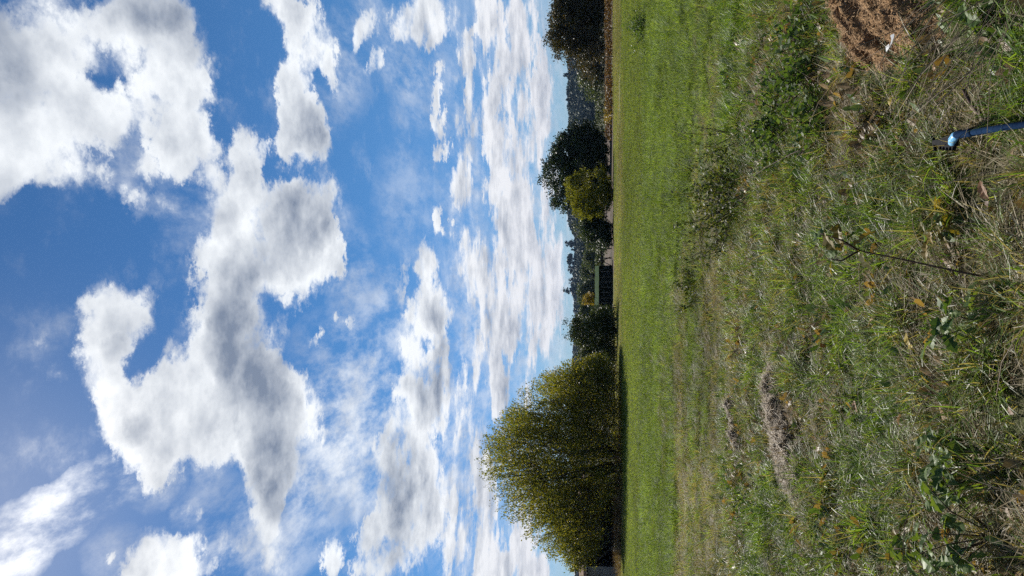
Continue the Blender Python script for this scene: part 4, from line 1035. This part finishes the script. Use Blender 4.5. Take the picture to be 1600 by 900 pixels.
thicket('thorn_bush', (1.02, 8.62), 44, .78, .80, .040, 58, lf_thorn, 'dark twiggy thorn bush casting a black shadow in mid-meadow', 'bush', G_BR, 161)
thicket('thorn_shoot', (.62, 9.3), 5, 1.0, .40, .030, 22, lf_thorn, 'thin upright shoots rising behind the dark twiggy thorn bush', 'shrub', G_BR, 162, bare=.35)
thicket('thorn_shoot', (1.75, 8.9), 5, .85, .35, .030, 26, lf_thorn, 'sparse leaning shoots on the heap side of the thorn bush', 'shrub', G_BR, 163, bare=.3)
thicket('low_bush', (-.02, 12.0), 20, .45, .44, .042, 50, lf_thorn, 'small dark bush alone in the straw-coloured grass', 'bush', G_BR, 164)
thicket('low_bush', (.75, 12.6), 4, .6, .3, .036, 22, lf_thorn, 'few thin dark shoots in green grass beside the small dark bush', 'shrub', G_BR, 165, bare=.3)
thicket('far_bush', (8.35, 24.8), 22, .75, .85, .07, 44, lf_bramble, 'green bush in the bright grass near the vine rows', 'bush', G_BR, 166)
thicket('bramble', (1.72, 5.75), 46, .34, .52, .044, 34, lf_bramble, 'leafy green bramble patch right behind the brown heap', 'bramble', G_BR, 167)
thicket('bramble', (1.42, 6.7), 38, .34, .48, .044, 32, lf_bramble, 'lighter green bramble patch between heap and thorn bush', 'bramble', G_BR, 168)
thicket('bramble', (1.15, 5.55), 22, .26, .32, .040, 30, lf_bramble, 'low scattered bramble leaves beside the brown heap', 'bramble', G_BR, 169)
thicket('low_weed', (-1.8, 5.2), 14, .16, .26, .034, 26, lf_bramble, 'low green weed in front of the long dead-grass ridge', 'weed', G_BR, 170)
thicket('low_weed', (-2.3, 8.0), 14, .2, .30, .036, 26, lf_bramble, 'green weed clump beside the small dead-grass clump', 'weed', G_BR, 171)
def arching(loc, pts, label, seed):
    r = np.random.default_rng(seed); root = thing('bramble_runner', (*loc, gz(*loc).item()), label, 'bramble', G_BR)
    mb = MB(); mb.tube(pts, [.004 - .0025 * i / (len(pts) - 1) for i in range(len(pts))], 5); mb.build('stem', twig, root, True)
    pa = np.array(pts); k = 26; u = r.uniform(.3, 1, k) * (len(pa) - 1); j = np.minimum(u.astype(int), len(pa) - 2)
    p = pa[j] + (pa[j + 1] - pa[j]) * (u - j)[:, None] + r.normal(scale=.02, size=(k, 3)); v, f = leaf_faces(p, r.uniform(.02, .045, k), r, None, .6)
    link('foliage', mesh_np('foliage', v, f), lf_thorn, root)
arching((1.02, 5.4), [(0, 0, 0), (.0, .5, .14), (-.03, 1.0, .24), (-.08, 1.5, .30), (-.14, 2.0, .32)], 'long thin bramble runner reaching from the grass towards the thorn bush', 172)

# ---- small litter
tw = thing('fallen_twig', (.73, 3.235, gz(.73, 3.235).item()), 'short dark twig lying beside the blue handle', 'twig')
MB().tube([(.085, .07, .085), (.03, .03, .08), (-.02, -.01, .07), (-.075, -.06, .055)], [.006, .008, .009, .007], 7).build('wood', twig, tw, True)
def fallen(loc, kind, size, label, seed, h=.09):
    r = np.random.default_rng(seed)
    me = LEAF[kind][seed % 4]; o = link('fallen_leaf', me, None, None, (*loc, gz(*loc).item() + h)); o.scale = (size,) * 3
    o.rotation_euler = (r.normal(.5, .25), r.normal(.2, .3), r.uniform(0, 6.28)); tag(o, label, 'leaf', 'leaves fallen in the near grass')
fallen((-.15, 4.22), 'tan', .08, 'curled pale tan leaf lying on dark grass', 1)
fallen((-.29, 3.72), 'gold', .085, 'bright yellow lobed leaf caught in the grass', 2)
fallen((-.42, 3.55), 'gold', .05, 'smaller yellow leaf near the bright yellow lobed one', 3)
fallen((-.62, 3.95), 'tan', .06, 'small tan leaf on the straw beyond the green oak seedlings', 6)
fallen((-.75, 4.75), 'brown', .075, 'rust-brown leaf in front of the dead-grass ridge', 7)
fallen((.42, 3.15), 'brown', .08, 'rust-brown leaf below the blue tool', 8)
fallen((.95, 4.15), 'gold', .05, 'small yellow leaf between the heap and the tool head', 9)
fallen((.98, 3.62), 'tan', .05, 'tan leaf in the grass before the brown heap', 10)
def litter():
    r = np.random.default_rng(191); n = 230; x, y = wedge(2.6, 7.5, n, .5); base = oak_leaf(300)
    bv = np.array([v.co[:] for v in base.vertices]); bf = np.array([p.vertices[:] for p in base.polygons]); V, F = [], []
    for i in range(n):
        m_ = np.array(Euler((r.normal(.2, .5), r.normal(0, .5), r.uniform(0, 6.28))).to_matrix()); s = r.uniform(.025, .06)
        V.append(bv @ m_.T * s + [x[i], y[i], gz(x[i], y[i]).item() + r.uniform(.015, .06)]); F.append(bf + len(bv) * i)
    tag(link('leaf_litter', mesh_np('leaf_litter', np.concatenate(V), np.concatenate(F)), leaf_mat('litter', [(.07, .034, .016), (.13, .07, .03), (.24, .17, .09), (.12, .085, .05)], .12, .6, (1.2, 1, .7))), 'small brown leaves littered through the near grass', 'leaf litter', kind='stuff')
litter()
def stalks():
    r = np.random.default_rng(192); V, F = [], []
    for i in range(170):
        if i < 60: x, y = r.uniform(.85, 1.5), r.uniform(2.7, 3.5); a = r.normal(2.2, .35); e = r.uniform(.15, .7)
        else: (x,), (y,) = wedge(2.6, 8, 1, .5); a = r.uniform(0, 6.28); e = r.uniform(.1, 1.2)
        L = r.uniform(.3, .75); w = r.uniform(.0011, .0019); d = np.array([math.cos(a) * math.cos(e), math.sin(a) * math.cos(e), math.sin(e)]); s = np.cross(d, [0.2, .3, 1]); s = s / np.linalg.norm(s) * w; u = np.cross(d, s)
        p = np.array([x, y, gz(x, y).item() + .05]); q = p + d * L + np.array([0, 0, -.12 * L]); m_ = p + d * L * .5; b = len(V) * 9
        V.append(np.array([p + s, p - s * .5 + u, p - s * .5 - u, m_ + s, m_ - s * .5 + u, m_ - s * .5 - u, q + s * .5, q - s * .3 + u * .5, q - s * .3 - u * .5]))
        for k in (0, 3):
            for j in range(3): F.append((b + k + j, b + k + (j + 1) % 3, b + k + 3 + (j + 1) % 3, b + k + 3 + j))
    tag(link('dry_stalks', mesh_np('dry_stalks', np.concatenate(V), F), hay_f), 'long dry straw stalks leaning through the near grass', 'stalks', kind='stuff')
stalks()

# ---------------------------------------------------------------- haze: the far hill fades to blue
hm, N = material('haze')
pv = N.new('ShaderNodeVolumePrincipled', ins={'Color': (0.42, 0.64, 1.0, 1), 'Density': 7e-5, 'Anisotropy': 0.0})
N.new('ShaderNodeOutputMaterial', ins={'Volume': pv.outputs[0]})
tag(MB().box((-5200, -2700, -4), (5200, 6300, 75)).build('haze', hm), 'thin blue haze over the meadow and hill', 'haze', kind='stuff')
